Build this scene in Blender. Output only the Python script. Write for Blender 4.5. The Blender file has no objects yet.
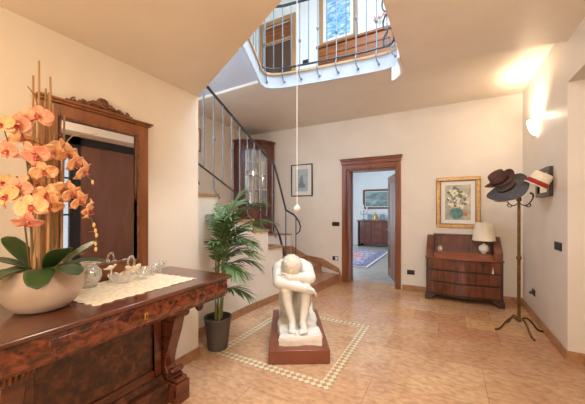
import bpy, bmesh, math, random
from mathutils import Vector, Matrix, Quaternion, Euler
random.seed(7)
PI = math.pi
SC = bpy.context.scene
COL = SC.collection

# ---------------------------------------------------------------- materials
def lin(r, g, b):
    f = lambda v: (v/255/12.92) if v/255 <= .04045 else ((v/255+.055)/1.055)**2.4
    return (f(r), f(g), f(b), 1)

def new_mat(name):
    m = bpy.data.materials.new(name); m.use_nodes = True
    nt = m.node_tree; b = nt.nodes['Principled BSDF']
    return m, nt, b

def plain(name, c, rough=.5, metal=0, spec=.5, trans=0, ior=1.45, emit=0, coat=0):
    m, nt, b = new_mat(name)
    b.inputs['Base Color'].default_value = c
    b.inputs['Roughness'].default_value = rough
    b.inputs['Metallic'].default_value = metal
    b.inputs['Specular IOR Level'].default_value = spec
    b.inputs['Transmission Weight'].default_value = trans
    b.inputs['IOR'].default_value = ior
    b.inputs['Coat Weight'].default_value = coat
    if emit:
        b.inputs['Emission Color'].default_value = c
        b.inputs['Emission Strength'].default_value = emit
    return m

def noisy(name, c1, c2, scale=5, stretch=(1, 1, 1), dist=0, rough=.4, detail=5, lo=.3, hi=.7, bump=0, bscale=None,
          metal=0, spec=.5, coat=0, c3=None):
    m, nt, b = new_mat(name)
    L = nt.links.new
    tc = nt.nodes.new('ShaderNodeTexCoord'); mp = nt.nodes.new('ShaderNodeMapping')
    mp.inputs['Scale'].default_value = stretch
    L(tc.outputs['Object'], mp.inputs['Vector'])
    n = nt.nodes.new('ShaderNodeTexNoise')
    n.inputs['Scale'].default_value = scale; n.inputs['Detail'].default_value = detail
    n.inputs['Distortion'].default_value = dist
    L(mp.outputs['Vector'], n.inputs['Vector'])
    r = nt.nodes.new('ShaderNodeValToRGB')
    r.color_ramp.elements[0].position = lo; r.color_ramp.elements[0].color = c1
    r.color_ramp.elements[1].position = hi; r.color_ramp.elements[1].color = c2
    if c3:
        e = r.color_ramp.elements.new((lo+hi)/2); e.color = c3
    L(n.outputs['Fac'], r.inputs['Fac']); L(r.outputs['Color'], b.inputs['Base Color'])
    b.inputs['Roughness'].default_value = rough
    b.inputs['Metallic'].default_value = metal
    b.inputs['Specular IOR Level'].default_value = spec
    b.inputs['Coat Weight'].default_value = coat
    b.inputs['Coat Roughness'].default_value = .12
    if bump:
        n2 = nt.nodes.new('ShaderNodeTexNoise'); n2.inputs['Scale'].default_value = bscale or scale*4
        n2.inputs['Detail'].default_value = 4
        L(mp.outputs['Vector'], n2.inputs['Vector'])
        bp = nt.nodes.new('ShaderNodeBump'); bp.inputs['Strength'].default_value = bump
        bp.inputs['Distance'].default_value = .02
        L(n2.outputs['Fac'], bp.inputs['Height']); L(bp.outputs['Normal'], b.inputs['Normal'])
    return m

WALLC = (229, 207, 176)
M = {}
M['plaster'] = noisy('plaster', lin(224, 213, 198), lin(233, 223, 210), 1.6, rough=.42, bump=.12, bscale=9, spec=.35, dist=.6)
M['plaster_ceiling'] = noisy('plaster_ceiling', lin(223, 211, 194), lin(232, 221, 206), 1.4, rough=.38, bump=.16, bscale=7, spec=.4, dist=.7)
M['white_plaster'] = noisy('white_plaster', lin(232, 231, 228), lin(240, 239, 236), 1.6, rough=.6, bump=.05, bscale=9, spec=.3)
M['daylight_tint_plaster'] = noisy('daylight_tint_plaster', lin(196, 204, 216), lin(206, 213, 223), 1.6, rough=.6, bump=.05, bscale=9, spec=.3)  # white plaster with cool daylight put into its colour
M['mahogany'] = noisy('mahogany', lin(74, 32, 16), lin(134, 70, 38), 7, (1, 1, .12), 1.2, .24, 6, coat=.4)
M['mahogany_h'] = noisy('mahogany_h', lin(80, 34, 17), lin(140, 72, 38), 7, (.14, 1, 1), 1.2, .24, 6, coat=.4)
M['console_wood'] = noisy('console_wood', lin(62, 26, 14), lin(112, 56, 31), 9, (1, .14, 1), 1.0, .2, 6, coat=.6)
M['burl'] = noisy('burl', lin(56, 24, 13), lin(134, 70, 38), 17, (1, 1, 1.5), .9, .22, 12, .38, .68, coat=.5, c3=lin(104, 49, 27))
M['burl_dark'] = noisy('burl_dark', lin(40, 20, 11), lin(106, 60, 33), 19, (1, 1, 1), .8, .32, 12, .34, .68, coat=.3, c3=lin(72, 38, 20))
M['door_wood'] = noisy('door_wood', lin(112, 58, 34), lin(150, 88, 54), 6, (1, 1, .1), .8, .3, 5, coat=.3)
M['leaf_wood'] = noisy('leaf_wood', lin(96, 58, 32), lin(132, 88, 54), 6, (1, 1, .1), .8, .5, 5, spec=.2)
M['mirror_wood'] = noisy('mirror_wood', lin(104, 56, 24), lin(152, 92, 46), 8, (1, 1, .2), .8, .28, 5, coat=.4)
M['carved'] = noisy('carved', lin(84, 48, 26), lin(140, 90, 54), 30, rough=.35, bump=.3)
M['cab_wood'] = noisy('cab_wood', lin(78, 36, 24), lin(122, 62, 42), 7, (1, 1, .14), 1, .28, 5, coat=.4)
M['desk_wood'] = noisy('desk_wood', lin(62, 30, 18), lin(122, 64, 38), 7, (2.2, 1, .3), .9, .38, 6, coat=.12)
M['desk_top'] = noisy('desk_top', lin(108, 50, 28), lin(150, 80, 48), 6, (.2, 1, 1), 1.4, .2, 6, coat=.5)
M['dark_wood'] = noisy('dark_wood', lin(42, 22, 14), lin(70, 38, 24), 6, (1, 1, .2), 1, .35, 5)
M['plank_wood'] = noisy('plank_wood', lin(108, 54, 16), lin(154, 86, 30), 8, (.1, 1, 1.6), .6, .4, 5)
M['upper_door'] = noisy('upper_door', lin(74, 46, 30), lin(94, 62, 42), 6, (1, 1, .1), .8, .4, 5)
M['entry_door'] = noisy('entry_door', lin(104, 66, 52), lin(120, 80, 64), 6, (1, 1, .2), .8, .4, 5)
M['tan_wood'] = noisy('tan_wood', lin(160, 116, 76), lin(186, 142, 98), 6, (1, 1, .1), .8, .4, 5)
M['plinth_brown'] = noisy('plinth_brown', lin(120, 64, 42), lin(134, 75, 50), 3, rough=.35, coat=.2)
M['iron'] = plain('iron', lin(120, 126, 132), .45, .35)
M['iron_dark'] = plain('iron_dark', lin(74, 74, 78), .45, .4)
M['brass'] = noisy('brass', lin(86, 62, 34), lin(126, 94, 52), 20, rough=.35, metal=.85)
M['bright_brass'] = plain('bright_brass', lin(196, 160, 96), .3, .9)
M['black'] = plain('black', lin(30, 28, 28), .35)
M['dark_frame'] = plain('dark_frame', lin(58, 38, 32), .4)
M['black_frame'] = plain('black_frame', lin(36, 34, 34), .4)
M['gold'] = noisy('gold', lin(176, 132, 74), lin(206, 166, 106), 16, rough=.42, metal=.25)
M['mat_white'] = plain('mat_white', lin(236, 232, 224), .8)
M['mirror_glass'] = plain('mirror_glass', (.9, .9, .9, 1), .012, 1)
M['crystal'] = None
M['white_marble'] = noisy('white_marble', lin(212, 206, 195), lin(230, 226, 217), 4, rough=.5, bump=.1, bscale=26, spec=.4)
M['stone_hair'] = noisy('stone_hair', lin(206, 196, 178), lin(224, 216, 202), 12, (1, 1, 1), rough=.6, bump=.4, bscale=30, spec=.3)
M['stone_block'] = noisy('stone_block', lin(216, 208, 194), lin(238, 232, 222), 5, rough=.65, bump=.45, bscale=16, spec=.3)
M['marble_tread'] = noisy('marble_tread', lin(162, 114, 84), lin(192, 146, 112), 5, rough=.24, dist=1.2, spec=.5)
M['marble_base'] = noisy('marble_base', lin(150, 104, 70), lin(186, 138, 98), 7, rough=.3, dist=1, spec=.5)
M['ceramic'] = noisy('ceramic', lin(176, 154, 134), lin(198, 176, 156), 3, (1, 1, 3), rough=.38)
M['soil'] = noisy('soil', lin(48, 34, 24), lin(86, 62, 42), 40, rough=.9, bump=.6)
M['leaf_dark'] = noisy('leaf_dark', lin(36, 58, 30), lin(62, 88, 44), 6, rough=.32, spec=.5)
M['palm_leaf'] = noisy('palm_leaf', lin(58, 88, 48), lin(112, 138, 82), 5, rough=.42)
M['palm_stem'] = noisy('palm_stem', lin(96, 108, 52), lin(146, 140, 78), 8, rough=.5)
M['cane'] = noisy('cane', lin(150, 108, 66), lin(186, 144, 96), 10, (1, 1, .3), rough=.55)
M['orchid_stem'] = plain('orchid_stem', lin(96, 84, 44), .5)
M['bud'] = plain('bud', lin(206, 170, 110), .5)
M['pot_grey'] = noisy('pot_grey', lin(74, 66, 60), lin(88, 79, 72), 5, rough=.55)
M['lace'] = noisy('lace', lin(226, 208, 178), lin(242, 230, 206), 40, rough=.85, lo=.40, hi=.6)
M['ivory'] = plain('ivory', lin(240, 228, 206), .35)
M['shade_cloth'] = plain('shade_cloth', lin(238, 226, 204), .8)
M['white_ceramic'] = noisy('white_ceramic', lin(216, 206, 190), lin(240, 232, 220), 14, rough=.3)
M['felt_brown'] = noisy('felt_brown', lin(74, 46, 40), lin(94, 60, 52), 60, rough=.9)
M['band_brown'] = plain('band_brown', lin(50, 30, 25), .6)
M['straw_blue'] = noisy('straw_blue', lin(72, 72, 78), lin(98, 96, 100), 70, rough=.8, bump=.3)
M['felt_cream'] = noisy('felt_cream', lin(222, 196, 158), lin(236, 214, 180), 50, rough=.9)
M['straw_white'] = noisy('straw_white', lin(222, 206, 180), lin(242, 230, 208), 60, rough=.85, bump=.3)
M['red_band'] = plain('red_band', lin(160, 40, 40), .6)
M['black_band'] = plain('black_band', lin(44, 40, 40), .7)
M['leather_lace'] = plain('leather_lace', lin(120, 96, 60), .6)
M['china'] = plain('china', lin(214, 210, 206), .25)
M['cab_inside'] = plain('cab_inside', lin(234, 228, 222), .7)
M['cab_glass'] = None
M['upper_floor_edge'] = noisy('upper_floor_edge', lin(196, 160, 122), lin(214, 180, 142), 6, rough=.35)
M['next_floor'] = noisy('next_floor', lin(176, 168, 158), lin(198, 190, 180), 4, rough=.22, dist=1)
M['cord_white'] = plain('cord_white', lin(230, 216, 194), .7)
M['plastic_white'] = plain('plastic_white', lin(232, 228, 220), .4)
M['tassel'] = plain('tassel', lin(228, 210, 176), .8)

def glass_thin(name, tint=(1, 1, 1, 1), refl=.14):
    m = bpy.data.materials.new(name); m.use_nodes = True
    nt = m.node_tree; nt.nodes.clear()
    o = nt.nodes.new('ShaderNodeOutputMaterial'); mx = nt.nodes.new('ShaderNodeMixShader')
    t = nt.nodes.new('ShaderNodeBsdfTransparent'); g = nt.nodes.new('ShaderNodeBsdfGlossy')
    t.inputs['Color'].default_value = tint; g.inputs['Roughness'].default_value = .03
    mx.inputs[0].default_value = refl
    nt.links.new(t.outputs[0], mx.inputs[1]); nt.links.new(g.outputs[0], mx.inputs[2])
    nt.links.new(mx.outputs[0], o.inputs['Surface'])
    return m
M['pane'] = glass_thin('pane')
M['cut_glass'] = glass_thin('cut_glass', (.93, .93, .92, 1), .3)
def crystal_mat():
    m = glass_thin('crystal', (.97, .97, .96, 1), .26); nt = m.node_tree
    mx = next(n for n in nt.nodes if n.type == 'MIX_SHADER'); o = next(n for n in nt.nodes if n.type == 'OUTPUT_MATERIAL')
    lw = nt.nodes.new('ShaderNodeLayerWeight'); lw.inputs['Blend'].default_value = .35
    d = nt.nodes.new('ShaderNodeBsdfTranslucent'); d.inputs['Color'].default_value = (.92, .9, .86, 1)
    e = nt.nodes.new('ShaderNodeBsdfDiffuse'); e.inputs['Color'].default_value = (.92, .9, .86, 1)
    ad = nt.nodes.new('ShaderNodeMixShader'); ad.inputs[0].default_value = .5
    nt.links.new(d.outputs[0], ad.inputs[1]); nt.links.new(e.outputs[0], ad.inputs[2])
    m2 = nt.nodes.new('ShaderNodeMixShader')
    ma = nt.nodes.new('ShaderNodeMath'); ma.operation = 'MULTIPLY_ADD'; ma.inputs[1].default_value = .55; ma.inputs[2].default_value = .12
    nt.links.new(lw.outputs['Facing'], ma.inputs[0]); nt.links.new(ma.outputs[0], m2.inputs[0])
    nt.links.new(mx.outputs[0], m2.inputs[1]); nt.links.new(ad.outputs[0], m2.inputs[2]); nt.links.new(m2.outputs[0], o.inputs['Surface'])
    return m
M['crystal'] = crystal_mat()

def floor_mat():
    """polished marble: long slabs in front, smaller tinted tiles beyond y = 3.86"""
    m, nt, b = new_mat('marble_floor'); L = nt.links.new; N = nt.nodes.new
    tc = N('ShaderNodeTexCoord')
    def brick(w, h, loc, cs):
        mp = N('ShaderNodeMapping'); mp.inputs['Location'].default_value = loc; L(tc.outputs['Object'], mp.inputs['Vector'])
        br = N('ShaderNodeTexBrick'); br.inputs['Scale'].default_value = 1
        br.inputs['Brick Width'].default_value = w; br.inputs['Row Height'].default_value = h
        br.inputs['Mortar Size'].default_value = .0028; br.inputs['Mortar Smooth'].default_value = .2
        br.inputs['Color1'].default_value = (0, 0, 0, 1); br.inputs['Color2'].default_value = (1, 1, 1, 1); br.inputs['Mortar'].default_value = (.5, .5, .5, 1)
        L(mp.outputs['Vector'], br.inputs['Vector'])
        r = N('ShaderNodeValToRGB'); e = r.color_ramp.elements
        e[0].color = cs[0]; e[1].color = cs[-1]
        for k, c in enumerate(cs[1:-1]): q = e.new((k+1)/(len(cs)-1)); q.color = c
        L(br.outputs['Color'], r.inputs['Fac'])
        return r.outputs['Color'], br.outputs['Fac']
    ca, fa = brick(1.75, .64, (.59, -.03, 0), [lin(206, 166, 128), lin(200, 158, 122), lin(210, 172, 134)])
    cb, fb = brick(.62, .40, (.1, -.26, 0), [lin(204, 160, 124), lin(216, 176, 122), lin(198, 146, 112), lin(212, 174, 140), lin(196, 140, 106)])
    sp = N('ShaderNodeSeparateXYZ'); L(tc.outputs['Object'], sp.inputs[0])
    gt = N('ShaderNodeMath'); gt.operation = 'GREATER_THAN'; gt.inputs[1].default_value = 3.86; L(sp.outputs['Y'], gt.inputs[0])
    def mix(f, a, c, blend='MIX'):
        x = N('ShaderNodeMix'); x.data_type = 'RGBA'; x.blend_type = blend
        if hasattr(f, 'name'): L(f, x.inputs[0])
        else: x.inputs[0].default_value = f
        for v, s in ((a, 6), (c, 7)):
            if hasattr(v, 'name'): L(v, x.inputs[s])
            else: x.inputs[s].default_value = v
        return x.outputs[2]
    col = mix(gt.outputs[0], ca, cb)
    def noise(sc, stretch, det, dist, lo, c1, hi, c2):
        mp = N('ShaderNodeMapping'); mp.inputs['Scale'].default_value = stretch; L(tc.outputs['Object'], mp.inputs['Vector'])
        n = N('ShaderNodeTexNoise'); n.inputs['Scale'].default_value = sc; n.inputs['Detail'].default_value = det; n.inputs['Distortion'].default_value = dist
        L(mp.outputs['Vector'], n.inputs['Vector'])
        r = N('ShaderNodeValToRGB'); e = r.color_ramp.elements
        e[0].position = lo; e[0].color = c1; e[1].position = hi; e[1].color = c2
        L(n.outputs['Fac'], r.inputs['Fac']); return r.outputs['Color']
    col = mix(1, col, noise(26, (.55, 1, 1), 10, .3, .34, (.80, .74, .70, 1), .6, (1.06, 1.06, 1.05, 1)), 'MULTIPLY')
    col = mix(1, col, noise(2.6, (1, 1, 1), 4, .4, .35, (.92, .86, .82, 1), .62, (1.04, 1.04, 1.04, 1)), 'MULTIPLY')
    fm = N('ShaderNodeMix'); L(gt.outputs[0], fm.inputs[0]); L(fa, fm.inputs[2]); L(fb, fm.inputs[3])
    ml = N('ShaderNodeMath'); ml.operation = 'MULTIPLY'; ml.inputs[1].default_value = .6; L(fm.outputs[0], ml.inputs[0])
    col = mix(ml.outputs[0], col, lin(134, 100, 72))
    L(col, b.inputs['Base Color'])
    b.inputs['Roughness'].default_value = .2
    return m
M['floor'] = floor_mat()

def inlay_mat():
    m, nt, b = new_mat('inlay_mosaic'); L = nt.links.new
    tc = nt.nodes.new('ShaderNodeTexCoord'); mp = nt.nodes.new('ShaderNodeMapping')
    mp.inputs['Rotation'].default_value = (0, 0, PI/4)
    L(tc.outputs['Object'], mp.inputs['Vector'])
    ck = nt.nodes.new('ShaderNodeTexChecker'); ck.inputs['Scale'].default_value = 1/.0424
    ck.inputs['Color1'].default_value = lin(222, 204, 172); ck.inputs['Color2'].default_value = lin(184, 148, 102)
    L(mp.outputs['Vector'], ck.inputs['Vector']); L(ck.outputs['Color'], b.inputs['Base Color'])
    b.inputs['Roughness'].default_value = .25
    return m
M['inlay'] = inlay_mat()

# ---------------------------------------------------------------- mesh builder
class MB:
    def __init__(s): s.bm = bmesh.new()
    def box(s, x0, x1, y0, y1, z0, z1, rot=None, piv=None):
        r = bmesh.ops.create_cube(s.bm, size=1)
        vs = r['verts']
        for v in vs:
            v.co = Vector(((x0+x1)/2+v.co.x*(x1-x0), (y0+y1)/2+v.co.y*(y1-y0), (z0+z1)/2+v.co.z*(z1-z0)))
        if rot is not None:
            p = Vector(piv) if piv else Vector(((x0+x1)/2, (y0+y1)/2, (z0+z1)/2))
            bmesh.ops.rotate(s.bm, cent=p, matrix=rot, verts=vs)
        return vs
    def prism(s, pts, z0, z1):
        """polygon in plan extruded in z"""
        b = [s.bm.verts.new((x, y, z0)) for x, y in pts]; t = [s.bm.verts.new((x, y, z1)) for x, y in pts]
        n = len(pts)
        try: s.bm.faces.new(b[::-1]); s.bm.faces.new(t)
        except ValueError: pass
        for i in range(n): s.bm.faces.new((b[i], b[(i+1) % n], t[(i+1) % n], t[i]))
        return b+t
    def prism_axis(s, pts, a0, a1, axis='y'):
        """outline in a vertical plane, extruded along axis ('x': pts are (y,z); 'y': pts are (x,z))"""
        mk = (lambda p, a: (a, p[0], p[1])) if axis == 'x' else (lambda p, a: (p[0], a, p[1]))
        b = [s.bm.verts.new(mk(p, a0)) for p in pts]; t = [s.bm.verts.new(mk(p, a1)) for p in pts]
        n = len(pts); s.bm.faces.new(b); s.bm.faces.new(t[::-1])
        for i in range(n): s.bm.faces.new((b[i], t[i], t[(i+1) % n], b[(i+1) % n]))
        return b+t
    def lathe(s, prof, seg=24, c=(0, 0, 0), mtx=None, close=False):
        rings = []; vs = []
        for r, z in prof:
            if r < 1e-6:
                v = s.bm.verts.new((c[0], c[1], c[2]+z)); rings.append([v]); vs.append(v)
            else:
                ring = [s.bm.verts.new((c[0]+r*math.cos(2*PI*i/seg), c[1]+r*math.sin(2*PI*i/seg), c[2]+z)) for i in range(seg)]
                rings.append(ring); vs += ring
        for a, b in zip(rings[:-1], rings[1:]):
            for i in range(seg):
                j = (i+1) % seg
                q = [a[i % len(a)], a[j % len(a)], b[j % len(b)], b[i % len(b)]]
                q = list(dict.fromkeys(q))
                if len(q) > 2:
                    try: s.bm.faces.new(q)
                    except ValueError: pass
        if mtx is not None: bmesh.ops.transform(s.bm, matrix=mtx, verts=vs)
        return vs
    def tube(s, pts, rad, seg=8, caps=True):
        pts = [Vector(p) for p in pts]
        rads = rad if isinstance(rad, (list, tuple)) else [rad]*len(pts)
        up = None; rings = []
        for i, p in enumerate(pts):
            t = (pts[min(i+1, len(pts)-1)]-pts[max(i-1, 0)]).normalized()
            if up is None:
                up = Vector((0, 0, 1)) if abs(t.z) < .9 else Vector((1, 0, 0))
            n = (up-t*up.dot(t))
            n = n.normalized() if n.length > 1e-6 else t.orthogonal().normalized()
            up = n; bn = t.cross(n)
            rings.append([s.bm.verts.new(p+(n*math.cos(2*PI*k/seg)+bn*math.sin(2*PI*k/seg))*rads[i]) for k in range(seg)])
        for a, b in zip(rings[:-1], rings[1:]):
            for k in range(seg): s.bm.faces.new((a[k], a[(k+1) % seg], b[(k+1) % seg], b[k]))
        if caps:
            s.bm.faces.new(rings[0][::-1]); s.bm.faces.new(rings[-1])
        return [v for r in rings for v in r]
    def ball(s, c, r, seg=12, rings=8, scale=(1, 1, 1), rot=None):
        m = Matrix.Translation(Vector(c))
        if rot is not None: m = m @ rot.to_4x4()
        m = m @ Matrix.Diagonal((scale[0], scale[1], scale[2], 1))
        return bmesh.ops.create_uvsphere(s.bm, u_segments=seg, v_segments=rings, radius=r, matrix=m)['verts']
    def capsule(s, p0, p1, r0, r1, seg=14):
        p0, p1 = Vector(p0), Vector(p1); d = p1-p0; L = d.length
        prof = [(0, -r0)]+[(r0*math.sin(a), -r0*math.cos(a)) for a in (PI/8, PI/4, 3*PI/8)]
        prof += [(r0+(r1-r0)*k/4, L*k/4) for k in range(5)]
        prof += [(r1*math.cos(a), L+r1*math.sin(a)) for a in (PI/8, PI/4, 3*PI/8)]+[(0, L+r1)]
        q = d.to_track_quat('Z', 'Y')
        s.lathe(prof, seg, mtx=Matrix.Translation(p0) @ q.to_matrix().to_4x4())
    def grid(s, f, nu, nv):
        V = [[s.bm.verts.new(f(i/nu, j/nv)) for j in range(nv+1)] for i in range(nu+1)]
        for i in range(nu):
            for j in range(nv):
                q = list(dict.fromkeys((V[i][j], V[i+1][j], V[i+1][j+1], V[i][j+1])))
                if len(q) > 2: s.bm.faces.new(q)
        return [v for r in V for v in r]
    def frame(s, x0, x1, z0, z1, w, y0, y1):
        """four mitred-looking bars round a rectangle in xz"""
        s.box(x0, x1, y0, y1, z1-w, z1); s.box(x0, x1, y0, y1, z0, z0+w)
        s.box(x0, x0+w, y0, y1, z0+w, z1-w); s.box(x1-w, x1, y0, y1, z0+w, z1-w)
    def build(s, name, mat, parent=None, bevel=0, smooth=True, angle=.6, loc=None, rotz=0, seg=2, solid=0, subsurf=0):
        bm = s.bm
        bmesh.ops.remove_doubles(bm, verts=bm.verts, dist=1e-6)
        bmesh.ops.recalc_face_normals(bm, faces=bm.faces)
        if smooth:
            for f in bm.faces: f.smooth = True
            for e in bm.edges:
                if len(e.link_faces) == 2 and e.calc_face_angle(0) > angle: e.smooth = False
        me = bpy.data.meshes.new(name); bm.to_mesh(me); bm.free()
        o = bpy.data.objects.new(name, me); COL.objects.link(o)
        me.materials.append(M[mat] if isinstance(mat, str) else mat)
        if parent: o.parent = parent
        if loc: o.location = loc
        if rotz: o.rotation_euler = (0, 0, rotz)
        if bevel:
            b = o.modifiers.new('bevel', 'BEVEL'); b.width = bevel; b.segments = seg; b.limit_method = 'ANGLE'; b.angle_limit = .6
        if solid:
            q = o.modifiers.new('solid', 'SOLIDIFY'); q.thickness = solid; q.offset = 0
        if subsurf:
            q = o.modifiers.new('sub', 'SUBSURF'); q.levels = subsurf; q.render_levels = subsurf
        return o

def one(fn, *a, **k):
    m = MB(); getattr(m, fn)(*a, **k); return m

def tag(o, label, cat, group=None, kind=None):
    o['label'] = label; o['category'] = cat
    if group: o['group'] = group
    if kind: o['kind'] = kind
    return o
def thing(name, label, cat, loc=(0, 0, 0), rotz=0, group=None):
    o = bpy.data.objects.new(name, None); COL.objects.link(o)
    o.empty_display_size = .1
    o.location = loc; o.rotation_euler = (0, 0, rotz)
    return tag(o, label, cat, group)
def copy_part(o, parent, loc=None, mtx=None):
    c = o.copy(); COL.objects.link(c); c.parent = parent
    if mtx is not None: c.matrix_local = mtx
    elif loc is not None: c.location = loc
    return c
def copy_tree(o, parent=None):
    c = o.copy(); COL.objects.link(c)
    if parent: c.parent = parent
    for ch in list(o.children): copy_tree(ch, c)
    return c
def struct(o):
    o['kind'] = 'structure'; return o

# ---------------------------------------------------------------- the room
XL, XR, YB, YF = -2.24, 1.05, 5.72, -2.2
XFL = -4.27
struct(one('box', -4.5, 1.6, YF-.2, YB+.33, -.1, 0).build('floor', 'floor', smooth=False))
struct(one('box', XL-.14, XL, YF, 2.1, 0, 2.66).build('wall_left', 'plaster', smooth=False))
m = MB()
m.box(XFL-.15, XFL, YF, .3, 0, 6.5); m.box(XFL-.15, XFL, 1.9, YB+.3, 0, 6.5); m.box(XFL-.15, XFL, .3, 1.9, 0, 1.5); m.box(XFL-.15, XFL, .3, 1.9, 3.2, 6.5)
struct(m.build('wall_stairwell', 'plaster', smooth=False))
m = MB()
for a, b in ((.3, .36), (1.07, 1.13), (1.84, 1.9)): m.box(XFL-.12, XFL-.06, a, b, 1.5, 3.2)
m.box(XFL-.12, XFL-.06, .3, 1.9, 1.5, 1.56); m.box(XFL-.12, XFL-.06, .3, 1.9, 3.14, 3.2)
w4 = struct(m.build('window_4', 'dark_wood', smooth=False))
one('box', XFL-.093, XFL-.087, .36, 1.84, 1.56, 3.14).build('pane', 'pane', w4)
# right wall with a tall recess for the entrance
m = MB()
m.box(XR, XR+.5, 3.80, YB+.3, 0, 3.6); m.box(XR, XR+.5, .9, 3.80, 2.77, 3.6); m.box(XR, XR+.5, YF, .9, 0, 3.6)
m.box(XR+.42, XR+.5, .9, 2.27, 0, 2.77)
m.box(XR, XR+.5, YF, YB+.3, 3.6, 6.5)
struct(m.build('wall_right', 'plaster', smooth=False))
# back wall with the door hole
DX0, DX1, DZ = -1.845, -.86, 2.325
m = MB()
m.box(XFL-.15, DX0, YB, YB+.3, 0, 3.55); m.box(DX1, XR+.5, YB, YB+.3, 0, 3.55); m.box(DX0, DX1, YB, YB+.3, DZ, 3.55)
struct(m.build('wall_back', 'plaster', smooth=False))
# upper storey back wall
m = MB(); UX0, UX1, UZ = -3.93, -3.12, 5.88
m.box(XFL-.15, UX0, YB, YB+.3, 3.55, 6.5); m.box(UX1, XR+.5, YB, YB+.3, 3.55, 6.5); m.box(UX0, UX1, YB, YB+.3, UZ, 6.5)
struct(m.build('wall_upper', 'white_plaster', smooth=False))
# rear wall (behind the viewer) with a wide window added for fill light
m = MB()
m.box(XFL-.15, -1.0, YF-.2, YF, 0, 6.5); m.box(.85, XR+.5, YF-.2, YF, 0, 6.5)
m.box(-1.0, .85, YF-.2, YF, 0, .8); m.box(-1.0, .85, YF-.2, YF, 2.45, 6.5)
struct(m.build('wall_rear', 'plaster', smooth=False))
m = MB(); m.frame(-1.0, .85, .8, 2.45, .06, YF-.15, YF-.08); m.box(-.105, -.045, YF-.15, YF-.08, .86, 2.39)
w2 = struct(m.build('window_rear_added', 'dark_wood', smooth=False, bevel=.004))
one('box', -.94, .79, YF-.122, YF-.116, .86, 2.39).build('pane', 'pane', w2)

# ceilings: low soffit at left, high ceiling at right, back strip, upper ceiling
LOWEDGE = [(XL-.14, 2.16), (XL, 2.1), (-.8, 1.355), (-.46, 1.18)]
m = MB(); m.prism([(XL-.14, YF), (-.46, YF)]+LOWEDGE[::-1], 2.66, 3.55)
struct(m.build('ceiling_low', 'plaster_ceiling', smooth=False))
m = MB(); m.prism([(-.46, YF), (XR, YF), (XR, 3.80), (-.40, 3.63), (-.455, 3.56)], 3.18, 3.55)
struct(m.build('ceiling_front', 'plaster_ceiling', smooth=False))
EDGE = [(-2.06, 2.58), (-2.26, 3.06), (-2.42, 3.42), (-2.44, 3.56), (-2.36, 3.67), (-2.18, 3.74), (-1.59, 3.82), (-.95, 3.885), (-.70, 3.89), (-.56, 3.84), (-.48, 3.72), (-.46, 3.56)]
m = MB(); m.prism([(XFL, YB), (XFL, 3.50)]+EDGE[2:-1]+[(-.46, 3.75), (-.40, 3.64), (XR, 3.81), (XR, YB)], 3.36, 3.53)
struct(m.build('ceiling_back', 'plaster_ceiling', smooth=False))
# soffit of the upper stair, white with a daylight tint in its colour, over the stairwell
m = MB(); m.prism([(XFL, YF), (XL-.14, YF), (XL-.14, 2.16), (-1.92, 2.05), (-2.06, 2.58), (-2.26, 3.06), (-2.42, 3.42), (-2.44, 3.49), (XFL, 3.49)], 3.40, 3.53)
struct(m.build('ceiling_stair', 'daylight_tint_plaster', smooth=False))
# white fascia band and marble edge round the opening
def band(path, z0, z1, t, name, mat):
    mm = MB(); n = len(path); outer = []
    for i, p in enumerate(path):
        a = Vector(path[max(i-1, 0)]); b = Vector(path[min(i+1, n-1)]); d = (b-a).normalized()
        outer.append(Vector(p)+Vector((d.y, -d.x))*t)
    mm.prism(list(path)+[tuple(q) for q in outer[::-1]], z0, z1)
    return struct(mm.build(name, mat, smooth=True, angle=.7))
EE = [(-1.92, 2.05)]+EDGE
band(EE, 3.345, 3.535, .03, 'trim_1', 'daylight_tint_plaster')  # white fascia, bluish daylight mixed into its colour
band(EE, 3.535, 3.565, .05, 'trim_2', 'upper_floor_edge')
band([(-.62, 3.87), (-.56, 3.84), (-.48, 3.72), (-.46, 3.56), (-.46, 3.3)], 3.17, 3.36, .03, 'trim_3', 'white_plaster')
m = MB(); m.prism([(XFL, YB), (XFL, 3.5)]+EDGE[2:-1]+[(-.46, 3.56), (XR, 3.56), (XR, YB)], 3.535, 3.55)
struct(m.build('floor_upper', 'white_plaster', smooth=False))
m = MB()                                   # upper ceiling with an unseen roof light added for daylight from above
m.box(XFL-.15, -1.9, YF-.2, YB+.3, 6.5, 6.6); m.box(.7, XR+.5, YF-.2, YB+.3, 6.5, 6.6)
m.box(-1.9, .7, YF-.2, 1.2, 6.5, 6.6); m.box(-1.9, .7, 3.9, YB+.3, 6.5, 6.6)
struct(m.build('ceiling_upper', 'white_plaster', smooth=False))
m = MB(); m.box(-1.9, .7, 1.2, 1.26, 6.5, 6.58); m.box(-1.9, .7, 3.84, 3.9, 6.5, 6.58); m.box(-1.9, -1.84, 1.26, 3.84, 6.5, 6.58); m.box(.64, .7, 1.26, 3.84, 6.5, 6.58)
wu = struct(m.build('window_roof_added', 'plastic_white', smooth=False))
one('box', -1.84, .64, 1.26, 3.84, 6.54, 6.546).build('pane', 'pane', wu)

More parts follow.
